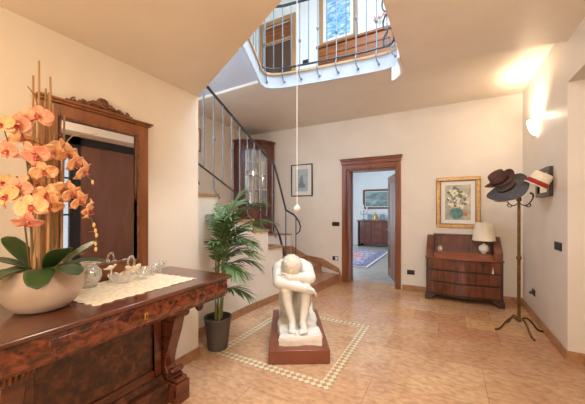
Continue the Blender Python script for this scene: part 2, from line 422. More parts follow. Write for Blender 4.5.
# baseboards in marble
def bb(name, x0, x1, y0, y1, h=.1): return struct(one('box', x0, x1, y0, y1, 0, h).build(name, 'marble_base', bevel=.003, smooth=False))
bb('baseboard_back', DX1+.11, XR, YB-.016, YB)
bb('baseboard_right', XR-.016, XR, 3.80, YB-.016)
bb('baseboard_recess', XR-.016, XR+.3, 3.784, 3.80)
bb('baseboard_front', XR-.016, XR, YF, .9)
bb('baseboard_left', XL, XL+.016, YF, 2.1)
bb('baseboard_end', XL-.14, XL+.016, 2.1, 2.116)
m = MB()                                    # sloping skirting along the stair wall
m.prism_axis([(-1.99, .18), (-1.99, .28), (-2.38, .46), (-2.76, .50), (-3.13, .69), (-3.13, .5)], YB-.016, YB, 'y')
m.prism_axis([(-1.99, 0), (-1.90, 0), (-1.99, .28), (-1.995, .26)], YB-.016, YB, 'y')
struct(m.build('trim_4', 'marble_base', smooth=False))

# floor inlay: a mosaic border set in the floor
x0, x1, y0, y1, w = -2.17, -.86, 2.22, 3.73, .105
m = MB(); m.box(x0, x1, y0, y0+w, -.01, .0015); m.box(x0, x1, y1-w, y1, -.01, .0015)
m.box(x0, x0+w, y0+w, y1-w, -.01, .0015); m.box(x1-w, x1, y0+w, y1-w, -.01, .0015)
struct(m.build('trim_5', 'inlay', smooth=False))

# ---------------------------------------------------------------- doorway in the back wall
m = MB()
m.box(DX0-.085, DX0+.0, YB-.03, YB+.02, 0, DZ+.1); m.box(DX1, DX1+.085, YB-.03, YB+.02, 0, DZ+.1)
m.box(DX0, DX1, YB-.03, YB+.02, DZ, DZ+.1)
m.box(DX0-.001, DX0+.06, YB-.005, YB+.305, 0, DZ-.03); m.box(DX1-.02, DX1+.001, YB-.005, YB+.305, 0, DZ-.03); m.box(DX0, DX1, YB+.01, YB+.3, DZ-.03, DZ+.01)
m.box(DX0+.03, DX0+.075, YB+.16, YB+.20, 0, DZ-.03)
fr = struct(m.build('door_1', 'door_wood', bevel=.006))
m = MB()
m.box(DX0-.095, DX1+.095, YB-.045, YB+.01, DZ+.1, DZ+.17); m.box(DX0-.11, DX1+.11, YB-.065, YB+.01, DZ+.17, DZ+.20)
m.box(DX0-.12, DX1+.12, YB-.08, YB+.01, DZ+.20, DZ+.22)
m.build('door_cornice', 'door_wood', fr, bevel=.006)
# open leaf, hinged on the right jamb and swung into the next room
lf = MB(); W, H = .88, 2.25
lf.box(0, W, -.012, .012, .01, H)
for xa, xb in ((0, .11), (W-.11, W)): lf.box(xa, xb, -.022, .022, .01, H)
for za, zb in ((.01, .2), (.72, .84), (1.0, 1.12), (H-.14, H)): lf.box(.11, W-.11, -.022, .022, za, zb)
lo = lf.build('door_leaf', 'leaf_wood', fr, bevel=.004, loc=(DX1-.02, YB+.33, 0))
lo.rotation_euler = (0, 0, math.radians(111))
h = MB(); h.tube([(W-.06, -.022, 1.05), (W-.06, -.06, 1.05), (W-.17, -.06, 1.05)], .008); h.tube([(W-.06, .022, 1.05), (W-.06, .06, 1.05), (W-.17, .06, 1.05)], .008)
h.build('door_handle', 'bright_brass', lo)

# entrance door and its side light in the recess of the right wall (seen in the mirror)
m = MB(); X = XR+.40
m.box(X, X+.06, 2.27, 2.37, 0, 2.77); m.box(X, X+.06, 2.55, 2.72, 0, 2.77); m.box(X, X+.06, 3.72, 3.80, 0, 2.77)
m.box(X, X+.06, 2.35, 3.72, 2.62, 2.77)
d2 = struct(m.build('door_2', 'black_frame', bevel=.004, smooth=False))
m = MB(); m.box(X+.01, X+.05, 2.72, 3.72, .0, 2.62)
m.build('door_panel', 'entry_door', d2)
m = MB(); m.box(X+.025, X+.031, 2.35, 2.60, .1, 2.62); m.build('side_pane', 'pane', d2)
m = MB()
for z in (.05, .7, 1.35, 2.0): m.box(X+.015, X+.045, 2.35, 2.60, z, z+.03)
m.build('glazing_bar', 'black_frame', d2)
m = MB(); m.tube([(X, 2.82, 1.05), (X-.05, 2.82, 1.05), (X-.05, 2.94, 1.05)], .01); m.build('door_handle', 'bright_brass', d2)

# upper door
m = MB()
m.box(UX0-.1, UX0, YB-.03, YB+.02, 3.55, UZ+.1); m.box(UX1, UX1+.1, YB-.03, YB+.02, 3.55, UZ+.1); m.box(UX0, UX1, YB-.03, YB+.02, UZ, UZ+.1)
m.box(UX0, UX1, YB+.02, YB+.06, UZ-.42, UZ-.36)
d3 = struct(m.build('door_3', 'tan_wood', bevel=.005))
m = MB(); m.box(UX0, UX1, YB+.06, YB+.1, UZ-.36, UZ); m.build('transom_panel', 'plank_wood', d3)
m = MB(); m.box(UX0, UX1, YB+.06, YB+.1, 3.55, UZ-.42)
m.box(UX0+.1, UX1-.1, YB+.05, YB+.06, 3.75, 4.5); m.box(UX0+.1, UX1-.1, YB+.05, YB+.06, 4.65, UZ-.55)
m.build('door_leaf', 'upper_door', d3, bevel=.004)

# the next room
NX0, NX1, NY = -4.4, .4, 12.3
m = MB(); m.box(NX0, NX1, YB+.33, NY+.2, -.1, 0); struct(m.build('floor_next', 'next_floor', smooth=False))
m = MB(); m.box(NX0, NX1, NY, NY+.2, 0, 3.2); struct(m.build('wall_next_back', 'white_plaster', smooth=False))
m = MB(); m.box(NX1, NX1+.2, YB+.3, NY+.2, 0, 3.2); struct(m.build('wall_next_right', 'white_plaster', smooth=False))
m = MB(); m.box(NX0-.2, NX0, YB+.3, 7.0, 0, 3.2); m.box(NX0-.2, NX0, 10.6, NY+.2, 0, 3.2); m.box(NX0-.2, NX0, 7, 10.6, 0, .6); m.box(NX0-.2, NX0, 7, 10.6, 2.6, 3.2)
struct(m.build('wall_next_left', 'white_plaster', smooth=False))
m = MB()
for a, b in ((7, 7.06), (8.77, 8.83), (10.54, 10.6)): m.box(NX0-.15, NX0-.08, a, b, .6, 2.6)
m.box(NX0-.15, NX0-.08, 7, 10.6, .6, .66); m.box(NX0-.15, NX0-.08, 7, 10.6, 2.54, 2.6)
w3 = struct(m.build('window_3', 'plastic_white', smooth=False))
one('box', NX0-.118, NX0-.112, 7.06, 10.54, .66, 2.54).build('pane', 'pane', w3)
m = MB(); m.box(NX0, NX1, YB+.3, NY+.2, 3.2, 3.3); struct(m.build('ceiling_next', 'white_plaster', smooth=False))
# ---------------------------------------------------------------- staircase
st = thing('staircase', 'marble staircase turning up behind the left wall, with cream plastered side', 'staircase', (-2.6, 4.6, 0))
def L(pts): return [(x+2.6, y-4.6) for x, y in pts]
def step(poly, z0, z1, riser='marble_tread', over=.02):
    p = L(poly)
    one('prism', p, z0, z1-.03).build('riser_block', riser, st, smooth=True, angle=.5)
    c = MB(); c.prism(p, z1-.03, z1)
    o = c.build('tread', 'marble_tread', st, bevel=.004)
def arc(c, r, a0, a1, n=6):
    return [(c[0]+r*math.cos(math.radians(a0+(a1-a0)*i/n)), c[1]+r*math.sin(math.radians(a0+(a1-a0)*i/n))) for i in range(n+1)]
FARX, FY = XFL+.002, YB-.018
step([(-1.99, FY), (-2.07, 4.75)]+arc((-2.34, 4.72), .27, -5, -100, 6)+[(-2.52, 4.18), (-2.52, 4.3), (FARX, 4.3), (FARX, FY)], 0, .17)
step([(-2.39, FY), (-2.38, 4.85)]+arc((-2.5, 4.75), .12, 0, -80, 4)+[(-2.50, 4.4), (FARX, 4.4), (FARX, FY)], .17, .34)
step([(-2.77, FY), (-2.55, 4.5), (-2.50, 4.25), (FARX, 4.25), (FARX, FY)], .34, .51)
step([(-3.15, FY), (-3.50, 5.27), (-2.62, 4.45), (-2.51, 4.2), (FARX, 4.2), (FARX, FY)], .51, .68)
# raised ledge for the corner cabinet
c = MB(); c.prism(L([(-3.15, FY), (-3.83, 5.04), (FARX, 4.62), (FARX, FY)]), .68, .93); c.build('ledge', 'white_plaster', st)
c = MB(); c.prism(L([(-3.12, FY), (-3.82, 5.0), (FARX, 4.58), (FARX, FY)]), .93, .96); c.build('ledge_cap', 'marble_tread', st, bevel=.004)
# flight behind the left wall: solid plastered steps with marble treads
def sx(y): return -2.57+.09*max(0, (y-3.3)/.9)**1.5
nose, z = 4.2, .85
step([(-2.53, 4.2), (-2.6, 4.42), (FARX, 4.58), (FARX, 4.2)], .68, .85, 'plaster')
for k in range(8):
    y1, y0 = nose-.37*k, nose-.37*(k+1)
    zt = .85+.17*(k+1) if k else .9
    pts = L([(sx(y1), y1), (FARX, y1), (FARX, y0), (sx(y0), y0)]+[(sx(y0+(y1-y0)*t), y0+(y1-y0)*t) for t in (.33, .66)])
    one('prism', pts, 0, zt-.03).build('riser_block', 'plaster', st, smooth=True, angle=.5)
    pts = L([(sx(y1)+.02, y1+.02), (FARX, y1+.02), (FARX, y0), (sx(y0)+.02, y0)]+[(sx(y0+(y1-y0)*t)+.02, y0+(y1-y0)*t) for t in (.33, .66)])
    one('prism', pts, zt-.03, zt).build('tread', 'marble_tread', st, bevel=.003)
# skirting along the curved side
def cheek(z0, z1, t, name, mat):
    mm = MB(); P0 = [(sx(y), y) for y in (2.12, 2.6, 3.0, 3.3, 3.5, 3.7, 3.9, 4.1, 4.2)]
    mm.prism(L([(x+t, y) for x, y in P0]+[(x, y) for x, y in P0[::-1]]), z0, z1)
    mm.build(name, mat, st, angle=.5)
cheek(0, .105, .016, 'skirting', 'marble_base')

# ---------------------------------------------------------------- stair railing
R0 = Vector((-2.50, 3.4, 1.0))
sr = thing('stair_railing', 'wrought iron stair railing with a scrolled end, climbing behind the left wall', 'railing', tuple(R0))
def V(*p): return tuple(Vector(p)-R0)
RX = -2.55
def hz(y): return 2.24+.49*(4.06-y)
def lz(y): return 1.28+.455*(4.06-y)
hand = [V(RX, 2.0, hz(2.0)), V(RX, 2.5, hz(2.5)), V(RX, 3.3, hz(3.3)), V(RX, 4.06, hz(4.06)), V(-2.52, 4.22, 1.84), V(-2.5, 4.35, 1.5), V(-2.46, 4.58, 1.41), V(-2.42, 4.58, 1.37), V(-2.39, 4.64, 1.29), V(-2.375, 4.67, 1.20), V(-2.385, 4.66, 1.11), V(-2.42, 4.60, 1.06)]
m = MB(); m.tube(hand, [.017]*8+[.015, .014, .013, .012]); m.build('handrail', 'iron_dark', sr)
low = [V(RX, 2.0, lz(2.0)), V(RX, 3.0, lz(3.0)), V(RX, 4.02, lz(4.02)), V(-2.515, 4.12, 1.12), V(-2.5, 4.2, .9), V(-2.49, 4.26, .70)]
m = MB(); m.tube(low, .012); m.build('lower_rail', 'iron_dark', sr)
m = MB(); m.tube([(p[0]+.02, p[1]+.03, p[2]-.06) for p in low[2:]], .009); m.build('lower_rail', 'iron_dark', sr)
k = 0; y = 2.14
while y < 4.0:
    zb = lz(y)-(.16 if k % 2 else 0)
    m = MB(); m.tube([V(RX, y, hz(y)), V(RX, y, zb)]+([V(RX+.012, y+.02, zb-.05), V(RX+.03, y+.05, zb-.08), V(RX+.02, y+.08, zb-.12)] if k % 2 else []), .0085, 8)
    if k % 2: m.ball(V(RX, y, (hz(y)+lz(y))/2+.05*(-1)**(k//2)), .02, 8, 6, (1, 1, 1.5))
    m.build('baluster', 'iron', sr)
    k += 1; y += .168
for (x, y, zt, zb) in ((-2.5, 4.35, 1.5, .52), (-2.42, 4.58, 1.37, .36)):
    m = MB(); m.tube([V(x, y, zt), V(x, y, zb)], .010); m.build('baluster', 'iron_dark', sr)

# ---------------------------------------------------------------- landing railing above the opening
R1 = Vector((-1.6, 3.8, 3.56))
br = thing('balcony_railing', 'wrought iron landing railing curving round the ceiling opening', 'railing', tuple(R1))
def V1(x, y, z): return (x-R1.x, y-R1.y, z-R1.z)
def samp(path, step):
    out = []; acc = 0; nxt = 0
    for a, b in zip(path[:-1], path[1:]):
        a, b = Vector(a), Vector(b); d = (b-a).length
        while nxt <= acc+d:
            out.append(a+(b-a)*((nxt-acc)/d)); nxt += step
        acc += d
    return out
rp = [(-1.95, 2.15), (-2.10, 2.58), (-2.29, 3.05), (-2.42, 3.40), (-2.43, 3.54), (-2.35, 3.64), (-2.18, 3.71), (-1.59, 3.79), (-.95, 3.85), (-.72, 3.85), (-.60, 3.80), (-.50, 3.66)]
m = MB(); m.tube([V1(x, y, 4.58) for x, y in rp], .02); m.build('handrail', 'iron_dark', br)
m = MB(); m.tube([V1(x, y, 3.635) for x, y in rp], .014); m.build('lower_rail', 'iron_dark', br)
for k, q in enumerate(samp(rp, .137)):
    m = MB()
    if k % 2: 
        i = min(range(len(rp)-1), key=lambda i: (Vector(rp[i])+(Vector(rp[i+1])-Vector(rp[i]))/2-q).length)
        d = (Vector(rp[i+1])-Vector(rp[i])).normalized(); nrm = Vector((d.y, -d.x))
        f = lambda t, s, z: V1(q.x+nrm.x*t+d.x*s, q.y+nrm.y*t+d.y*s, z)
        m.tube([f(0, 0, 4.58), f(0, 0, 3.63), f(.03, 0, 3.58), f(.055, .0, 3.52), f(.04, .01, 3.46), f(.012, .03, 3.42)], .0085)
        m.ball(V1(q.x, q.y, 4.06+.06*(-1)**(k//2)), .02, 8, 6, (1, 1, 1.7))
        m.ball(f(.012, .03, 3.42), .018, 8, 6)
    else: m.tube([V1(q.x, q.y, 4.58), V1(q.x, q.y, 3.635)], .0075)
    m.build('baluster', 'iron', br)
for (z, r) in ((4.46, .10), (4.19, .13), (3.93, .11), (3.70, .10)):
    m = MB(); m.tube([V1(-.66+r*.75*math.cos(a), 3.80-r*.4*math.cos(a), z+r*math.sin(a)) for a in [math.radians(100+i*26) for i in range(12)]], .011)
    m.build('scroll', 'iron_dark', br)

# ---------------------------------------------------------------- corner cabinet
cc = thing('corner_cabinet', 'bow-fronted mahogany corner cabinet with glazed upper door on the stair landing', 'cabinet', (-4.25, 5.70, .962))
CA, CB = (.66, -.09), (.09, -.66)          # ends of the bow, cabinet corner at (0,0)
def bow(t, o=0):
    x = CA[0]+(CB[0]-CA[0])*t; y = CA[1]+(CB[1]-CA[1])*t
    s = (.13*4*t*(1-t)+o)/math.sqrt(2)
    return (x+s, y-s)
def bowpoly(o, e=0): return [(0, 0), (CA[0]+e, 0), (CA[0]+e, CA[1])]+[bow(i/14, o) for i in range(15)]+[(CB[0], CB[1]-e), (0, CB[1]-e)]
def bowbar(t0, t1, z0, z1, o, th, name, mat, parent, bev=.003):
    mm = MB(); n = max(2, int((t1-t0)*16)); ts = [t0+(t1-t0)*i/n for i in range(n+1)]
    mm.prism([bow(t, o) for t in ts]+[bow(t, o-th) for t in ts[::-1]], z0, z1)
    return mm.build(name, mat, parent, bevel=bev, angle=.5)
H = 2.12
m = MB(); m.prism(bowpoly(.0), 0, .1); m.build('base', 'cab_wood', cc, bevel=.004, angle=.4)
m = MB(); m.prism([(0, 0), (CA[0], 0), CA, (CA[0]-.03, CA[1]), (CA[0]-.03, -.02), (.02, -.02), (.02, CB[1]+.03), (CB[0], CB[1]+.03), CB, (0, CB[1])], .1, H-.1); m.build('carcass', 'cab_wood', cc)
m = MB(); m.prism([(.03, -.025), (CA[0]-.035, -.025), (CA[0]-.035, -.03), (.035, -.03), (.03, CB[1]+.035), (.025, CB[1]+.035)], .6, H-.12); m.build('back_lining', 'cab_inside', cc)
m = MB(); m.prism(bowpoly(-.02), H-.12, H-.06); m.prism(bowpoly(.02, .02), H-.06, H-.03); m.prism(bowpoly(.05, .04), H-.03, H); m.build('cornice', 'cab_wood', cc, bevel=.005, angle=.4)
for z in (.62, 1.0, 1.35):
    m = MB(); m.prism([(.04, -.03), (CA[0]-.06, -.04), (CA[0]-.06, CA[1]-.02)]+[bow(i/8, -.05) for i in range(1, 8)]+[(CB[0]+.02, CB[1]+.06), (.04, CB[1]+.06)], z-.008, z+.008); m.build('shelf', 'cab_inside', cc)
bowbar(.0, .1, .1, H-.12, .0, .03, 'side_post', 'cab_wood', cc); bowbar(.9, 1, .1, H-.12, .0, .03, 'side_post', 'cab_wood', cc)
ld = bowbar(.105, .895, .11, .58, -.005, .022, 'lower_door', 'cab_wood', cc)
bowbar(.22, .78, .2, .49, .005, .012, 'door_panel', 'cab_wood', ld)
ud = bowbar(.105, .2, .6, H-.13, -.0, .022, 'glazed_door', 'cab_wood', cc)
bowbar(.8, .895, .6, H-.13, 0, .022, 'door_stile', 'cab_wood', ud); bowbar(.2, .8, .6, .68, 0, .022, 'door_rail', 'cab_wood', ud)
mm = MB()                                   # arched top rail
n = 14; fr_, bk_ = [], []
def archz(t): u = (t-.5)/.3; return H-.27+.10*math.sqrt(max(0, 1-u*u))
for (o) in (0, -.022):
    fr_.append([[mm.bm.verts.new((*bow(.2+.6*i/n, o), zz)) for i in range(n+1) for zz in (archz(.2+.6*i/n), H-.13)]])
a, b = fr_[0][0], fr_[1][0]
for i in range(n):
    j = 2*i
    mm.bm.faces.new((a[j], a[j+2], a[j+3], a[j+1])); mm.bm.faces.new((b[j], b[j+1], b[j+3], b[j+2])); mm.bm.faces.new((a[j], b[j], b[j+2], a[j+2]))
mm.build('arched_rail', 'cab_wood', ud, angle=.5)
for z in (1.0, 1.35, 1.62): bowbar(.2, .8, z-.009, z+.009, -.002, .012, 'glazing_bar', 'cab_inside', ud, 0)
for t in (.4, .6): bowbar(t-.009, t+.009, .68, H-.22, -.002, .012, 'glazing_bar', 'cab_inside', ud, 0)
bowbar(.2, .8, .68, H-.2, -.014, .003, 'pane', 'pane', ud, 0)
m = MB(); p = bow(.85, .012); m.ball((p[0], p[1], 1.1), .012); m.build('knob', 'brass', ud)
# china on the cabinet shelves
def china(name, prof, loc, lab, cat, mat='china'):
    return tag(one('lathe', prof, 16).build(name, mat, loc=loc), lab, cat, 'china in the corner cabinet')
cx, cy, cz = -4.25, 5.70, .962
china('pitcher', [(0, 0), (.045, 0), (.06, .05), (.04, .13), (.03, .17), (.042, .20), (.03, .195), (0, .02)], (cx+.33, cy-.27, cz+1.36), 'white china pitcher on the top shelf of the corner cabinet', 'pitcher')
china('bowl', [(0, 0), (.04, 0), (.045, .02), (.085, .09), (.078, .09), (.035, .025), (0, .025)], (cx+.42, cy-.22, cz+1.01), 'white china bowl behind the glass, middle shelf right', 'bowl')
china('vase', [(0, 0), (.04, 0), (.055, .06), (.028, .13), (.04, .18), (.03, .178), (0, .02)], (cx+.25, cy-.36, cz+1.01), 'slim china vase behind the glass, middle shelf left', 'vase')
china('teapot', [(0, 0), (.05, 0), (.075, .06), (.05, .11), (.02, .125), (.012, .145), (0, .15)], (cx+.34, cy-.30, cz+.63), 'round china teapot on the lowest glazed shelf', 'teapot')

# ---------------------------------------------------------------- pictures
def picture(name, label, cat, x, y, z, w, h, fw, mw, fmat, art, depth=.03, axis='x', group=None, inner=None):
    t = thing(name, label, cat, (x, y, z), 0 if axis == 'x' else PI/2 if axis == '+x' else -PI/2)
    m = MB(); m.frame(-w/2, w/2, -h/2, h/2, fw, -depth, 0); m.build('frame', fmat, t, bevel=min(.008, fw*.3), seg=2)
    if inner:
        m = MB(); m.frame(-w/2+fw, w/2-fw, -h/2+fw, h/2-fw, inner, -depth*.7, 0); m.build('inner_frame', 'plank_wood', t, bevel=.002)
    one('box', -w/2+fw*.8, w/2-fw*.8, -.010, -.002, -h/2+fw*.8, h/2-fw*.8).build('mount', 'mat_white', t)
    a = one('box', -w/2+fw+mw, w/2-fw-mw, -.014, -.008, -h/2+fw+mw, h/2-fw-mw).build('artwork', art, t)
    return t, a
M['art_blue'] = noisy('art_blue', lin(84, 142, 190), lin(214, 228, 236), 7, (1, 1, 2.4), .6, .6, 8, .35, .65, c3=lin(138, 186, 222))
M['art_grey'] = noisy('art_grey', lin(164, 180, 190), lin(190, 204, 212), 14, rough=.7)
M['art_figure'] = noisy('art_figure', lin(112, 126, 138), lin(144, 158, 168), 22, rough=.7)
M['art_land'] = noisy('art_land', lin(88, 104, 92), lin(178, 192, 188), 3.5, (.6, 1, 2.2), .8, .5, 7, c3=lin(130, 146, 142))
M['art_still'] = noisy('art_still', lin(150, 152, 142), lin(214, 204, 182), 9, rough=.6, dist=.8, detail=6)
M['art_dark'] = noisy('art_dark', lin(72, 92, 108), lin(150, 160, 160), 6, rough=.6)
t, a = picture('framed_drawing', 'dark-framed blue-grey drawing on white mount beside the stairs', 'picture', -2.87, YB-.001, 2.165, .53, .72, .022, .09, 'dark_frame', 'art_grey')
m = MB(); m.prism_axis([(-.075, -.17), (.09, -.17), (.10, -.12), (.045, -.06), (.035, .02), (.02, .10), (0, .12), (-.02, .09), (-.04, .0), (-.07, -.08)], -.0165, -.013, 'y'); m.build('drawn_figure', 'art_figure', a)
t, a = picture('framed_still_life', 'gold-framed painting of white flowers in a teal vase above the desk', 'picture', .155, YB-.001, 1.63, .66, .88, .062, .075, 'gold', 'art_still', .045, inner=.010)
M['art_teal'] = noisy('art_teal', lin(58, 112, 112), lin(110, 156, 150), 16, rough=.6)
M['art_petal'] = noisy('art_petal', lin(216, 208, 180), lin(240, 234, 214), 30, rough=.6)
M['art_green'] = noisy('art_green', lin(86, 98, 66), lin(128, 136, 98), 30, rough=.6)
M['art_ochre'] = noisy('art_ochre', lin(170, 122, 70), lin(206, 164, 104), 20, rough=.6)
rnd = random.Random(3)
m = MB(); m.prism_axis([(.10*math.cos(b)*(1 if math.sin(b) > -.5 else .95)-.02, -.19+.10*math.sin(b)) for b in [2*PI*i/18 for i in range(18)]], -.0165, -.013, 'y'); m.build('painted_vase', 'art_teal', a)
m = MB()
for i in range(34):
    b = rnd.uniform(0, 2*PI); r = math.sqrt(rnd.random()); px, pz = .165*r*math.cos(b), .08+.2*r*math.sin(b)
    q = rnd.uniform(.02, .045); m.prism_axis([(px+q*math.cos(c_)*rnd.uniform(.5, 1), pz+q*math.sin(c_)*rnd.uniform(.3, 1)) for c_ in [2*PI*k/7 for k in range(7)]], -.015-rnd.random()*.0004, -.0135, 'y')
m.build('painted_leaf', 'art_green', a, smooth=False)
m = MB()
for i in range(30):
    b = rnd.uniform(0, 2*PI); r = math.sqrt(rnd.random()); px, pz = .155*r*math.cos(b), .08+.19*r*math.sin(b)
    q = rnd.uniform(.02, .04); m.prism_axis([(px+q*math.cos(c_)*rnd.uniform(.6, 1), pz+q*math.sin(c_)*rnd.uniform(.5, 1)) for c_ in [2*PI*k/8 for k in range(8)]], -.0162-rnd.random()*.0006, -.0145, 'y')
m.build('painted_blossom', 'art_petal', a, smooth=False)
m = MB(); m.prism_axis([(.07, -.23), (.15, -.23), (.15, -.16), (.09, -.14), (.065, -.18)], -.0165, -.013, 'y'); m.build('painted_fruit', 'art_ochre', a)
picture('framed_landscape', 'wooden-framed landscape painting hung above the sideboard in the next room', 'picture', -2.64, NY-.001, 1.96, 1.12, .82, .07, .035, 'leaf_wood', 'art_land', .05)
picture('abstract_painting', 'large pale-framed blue painting on the upper landing wall', 'picture', -2.02, YB-.001, 5.64, .82, 1.26, .075, .07, 'tan_wood', 'art_blue', .04)
picture('small_picture', 'small blue-grey picture on the stairwell wall, half behind the left wall', 'picture', XFL+.001, 3.87, 2.86, .36, .46, .025, .04, 'tan_wood', 'art_dark', .025, '+x')

# ---------------------------------------------------------------- pendant cord
pc = thing('pendant_cord', 'long white pull cord with an ivory ball hanging down the stairwell', 'cord', (-1.67, 3.19, 1.515))
m = MB(); m.tube([(0, 0, .05), (0, 0, 4.984)], .006, 6); m.build('cord', 'cord_white', pc)
m = MB(); m.lathe([(0, -.045), (.022, -.039), (.039, -.022), (.046, 0), (.040, .022), (.024, .039), (.010, .048), (.010, .062), (0, .064)], 18); m.build('ball', 'ivory', pc)
m = MB(); m.box(-1.838, -1.44, 3.14, 3.24, 6.5, 6.538); struct(m.build('trim_6', 'plastic_white', smooth=False))

# ---------------------------------------------------------------- switches, sockets, sconce
def plate(name, label, cat, x, y, z, w, h, axis, n=3, mat='black', white=0):
    t = thing(name, label, cat, (x, y, z), 0 if axis == 'y' else -PI/2)
    one('box', -w/2, w/2, -.009, 0, -h/2, h/2).build('plate', mat, t, bevel=.002)
    s = (w-.02)/n
    for i in range(n):
        x0 = -w/2+.01+s*i
        one('box', x0+.001, x0+s-.001, -.013, -.006, -h/2+.014, h/2-.014).build('rocker' if 'switch' in name else 'insert', 'plastic_white' if white and i >= n-white else 'black_frame', t, bevel=.0015)
    return t
plate('wall_switch', 'black wall switch plate left of the doorway', 'switch', -2.07, YB-.001, 1.205, .16, .085, 'y')
plate('wall_socket', 'black wall socket with a white insert low beside the stairs', 'socket', -2.08, YB-.001, .48, .125, .085, 'y', 2, white=1)
plate('wall_socket', 'black wall socket low on the wall between doorway and desk', 'socket', -.60, YB-.001, .34, .13, .085, 'y', 2)
plate('wall_switch', 'black wall switch plate on the right wall', 'switch', XR-.001, 4.06, 1.11, .21, .09, 'x')
t = plate('wall_socket', 'black wall socket with plug low on right wall behind coat stand', 'socket', XR-.001, 5.05, .36, .12, .085, 'x', 2)
m = MB(); m.lathe([(0, 0), (.02, 0), (.02, .03), (.012, .045), (0, .046)], 12, mtx=Matrix.Translation((.02, -.012, 0)) @ Matrix.Rotation(PI/2, 4, 'X')); m.build('plug', 'black', t)
plate('wall_switch', 'grey wall switch on the upper landing wall beside the door', 'switch', -2.78, YB-.001, 4.80, .14, .10, 'y', 2, 'iron')

sc = thing('wall_sconce', 'lit white glass shell wall lamp high on the right wall', 'lamp', (XR-.002, 4.86, 2.60))
m = MB(); m.box(-.02, 0, -.05, .05, -.06, .06); m.build('back_plate', 'plastic_white', sc, bevel=.004)
m = MB()
def shell(u, v):
    a = -PI/2+PI*u; r = .125*(math.sin(v*PI*.5)**.6)*(1+.05*math.cos(a*9)*v)+.005
    return (-.01-r*math.cos(a)*.75, r*math.sin(a)*1.05, -.11+.20*v**1.2)
m.grid(shell, 36, 10)
M['lamp_glass'] = plain('lamp_glass', lin(255, 236, 204), .4, emit=3.0)
m.build('glass_shell', 'lamp_glass', sc, solid=.004)
# ---------------------------------------------------------------- console table
ct = thing('console_table', 'burl walnut console table with scrolled legs against the left wall', 'table', (XL, 1.04, 0))
TZ = .99
m = MB(); m.prism_axis([(.02, .952), (.70, .952), (.722, .956), (.728, .966), (.745, .970), (.748, .980), (.742, .99), (.02, .99)], -.71, .71, 'y'); m.build('top', 'console_wood', ct, bevel=.004)
FR = [(.02, .815), (.675, .815), (.688, .821), (.688, .834), (.700, .838), (.712, .87), (.715, .90), (.710, .93), (.714, .942), (.714, .952), (.02, .952)]
m = MB(); m.prism_axis(FR, -.69, .69, 'y'); m.build('frieze', 'burl', ct, bevel=.002)
dp = [(.60, .842), (.704, .842), (.715, .87), (.718, .90), (.713, .930), (.60, .930)]
dr = MB(); dr.prism_axis(dp, -.455, .455, 'y'); dr = dr.build('drawer', 'burl', ct, bevel=.003)
m = MB(); m.box(.712, .7205, -.011, .011, .868, .908); m.build('escutcheon', 'bright_brass', dr, bevel=.003)
m = MB(); m.box(.718, .7215, -.003, .003, .879, .898); m.build('keyhole', 'black', dr)
for s in (-1, 1):
    a, b = (.445, .57) if s > 0 else (-.53, -.405)
    prof = [(.05, .83), (.36, .83), (.385, .78), (.392, .72), (.385, .64), (.362, .55), (.33, .46), (.298, .37), (.280, .30), (.278, .25), (.295, .22), (.34, .212), (.37, .20), (.37, .19), (.05, .19)]
    lg = MB(); lg.prism_axis(prof, a+.015, b-.015, 'y'); lg = lg.build('leg', 'console_wood', ct, bevel=.006, angle=.5)
    m = MB()
    rr = [(0, -.068)]+[(.046+.007*math.cos(i*PI), -.066+.132*i/12) for i in range(13)]+[(0, .068)]
    m.lathe(rr, 20, mtx=Matrix.Translation((.372, (a+b)/2, .70)) @ Matrix.Rotation(PI/2, 4, 'X')); m.build('carved_volute', 'carved', lg)
    m = MB(); m.lathe([(0, -.054), (.022, -.054), (.027, -.044), (.027, .044), (.022, .054), (0, .054)], 16, mtx=Matrix.Translation((.345, (a+b)/2, .235)) @ Matrix.Rotation(PI/2, 4, 'X')); m.build('foot_scroll', 'console_wood', lg)
    m = MB(); m.box(.02, .43, a, b, 0, .16); m.box(.02, .415, a+.012, b-.012, .16, .19); m.build('foot_block', 'console_wood', lg, bevel=.006)
m = MB(); m.box(.02, .23, -.41, .45, .02, .84); m.build('back_panel', 'burl_dark', ct)
m = MB(); m.box(.22, .25, -.41, -.34, .2, .84); m.box(.22, .25, .385, .45, .2, .84); m.box(.22, .25, -.34, .385, .77, .84); m.box(.22, .25, -.34, .385, .2, .26); m.build('panel_frame', 'console_wood', ct, bevel=.005)
m = MB(); m.prism_axis([(.02, 0), (.34, 0), (.34, .12), (.32, .15), (.28, .165), (.26, .2), (.02, .2)], -.41, .45, 'y'); m.build('plinth', 'burl_dark', ct, bevel=.004)
m = MB(); m.lathe([(0, -.16), (.016, -.158), (.030, -.14), (.033, -.12), (.028, -.10), (.014, -.085), (.012, -.07), (.022, -.05), (.024, -.035), (.016, -.01), (.024, 0), (0, .002)], 16, c=(.46, .64, .84)); m.build('turned_drop', 'dark_wood', ct)

# lace runner lying on the console
m = MB()
def run(u, v):
    x = .10+(.605-.10)*u; y = -.235+(.69)*v
    e = .008*math.sin(v*70)*(1 if u < .01 or u > .99 else 0)
    return (x+e, y+.04*(u-.5)+.008*math.sin(u*50)*(1 if v < .01 or v > .99 else 0), .0035+.0012*math.sin(u*17)*math.sin(v*23))
m.grid(run, 30, 60)
r = m.build('table_runner', 'lace', loc=(XL, 1.04, TZ), solid=.002)
tag(r, 'cream lace runner lying along the console table top', 'runner')

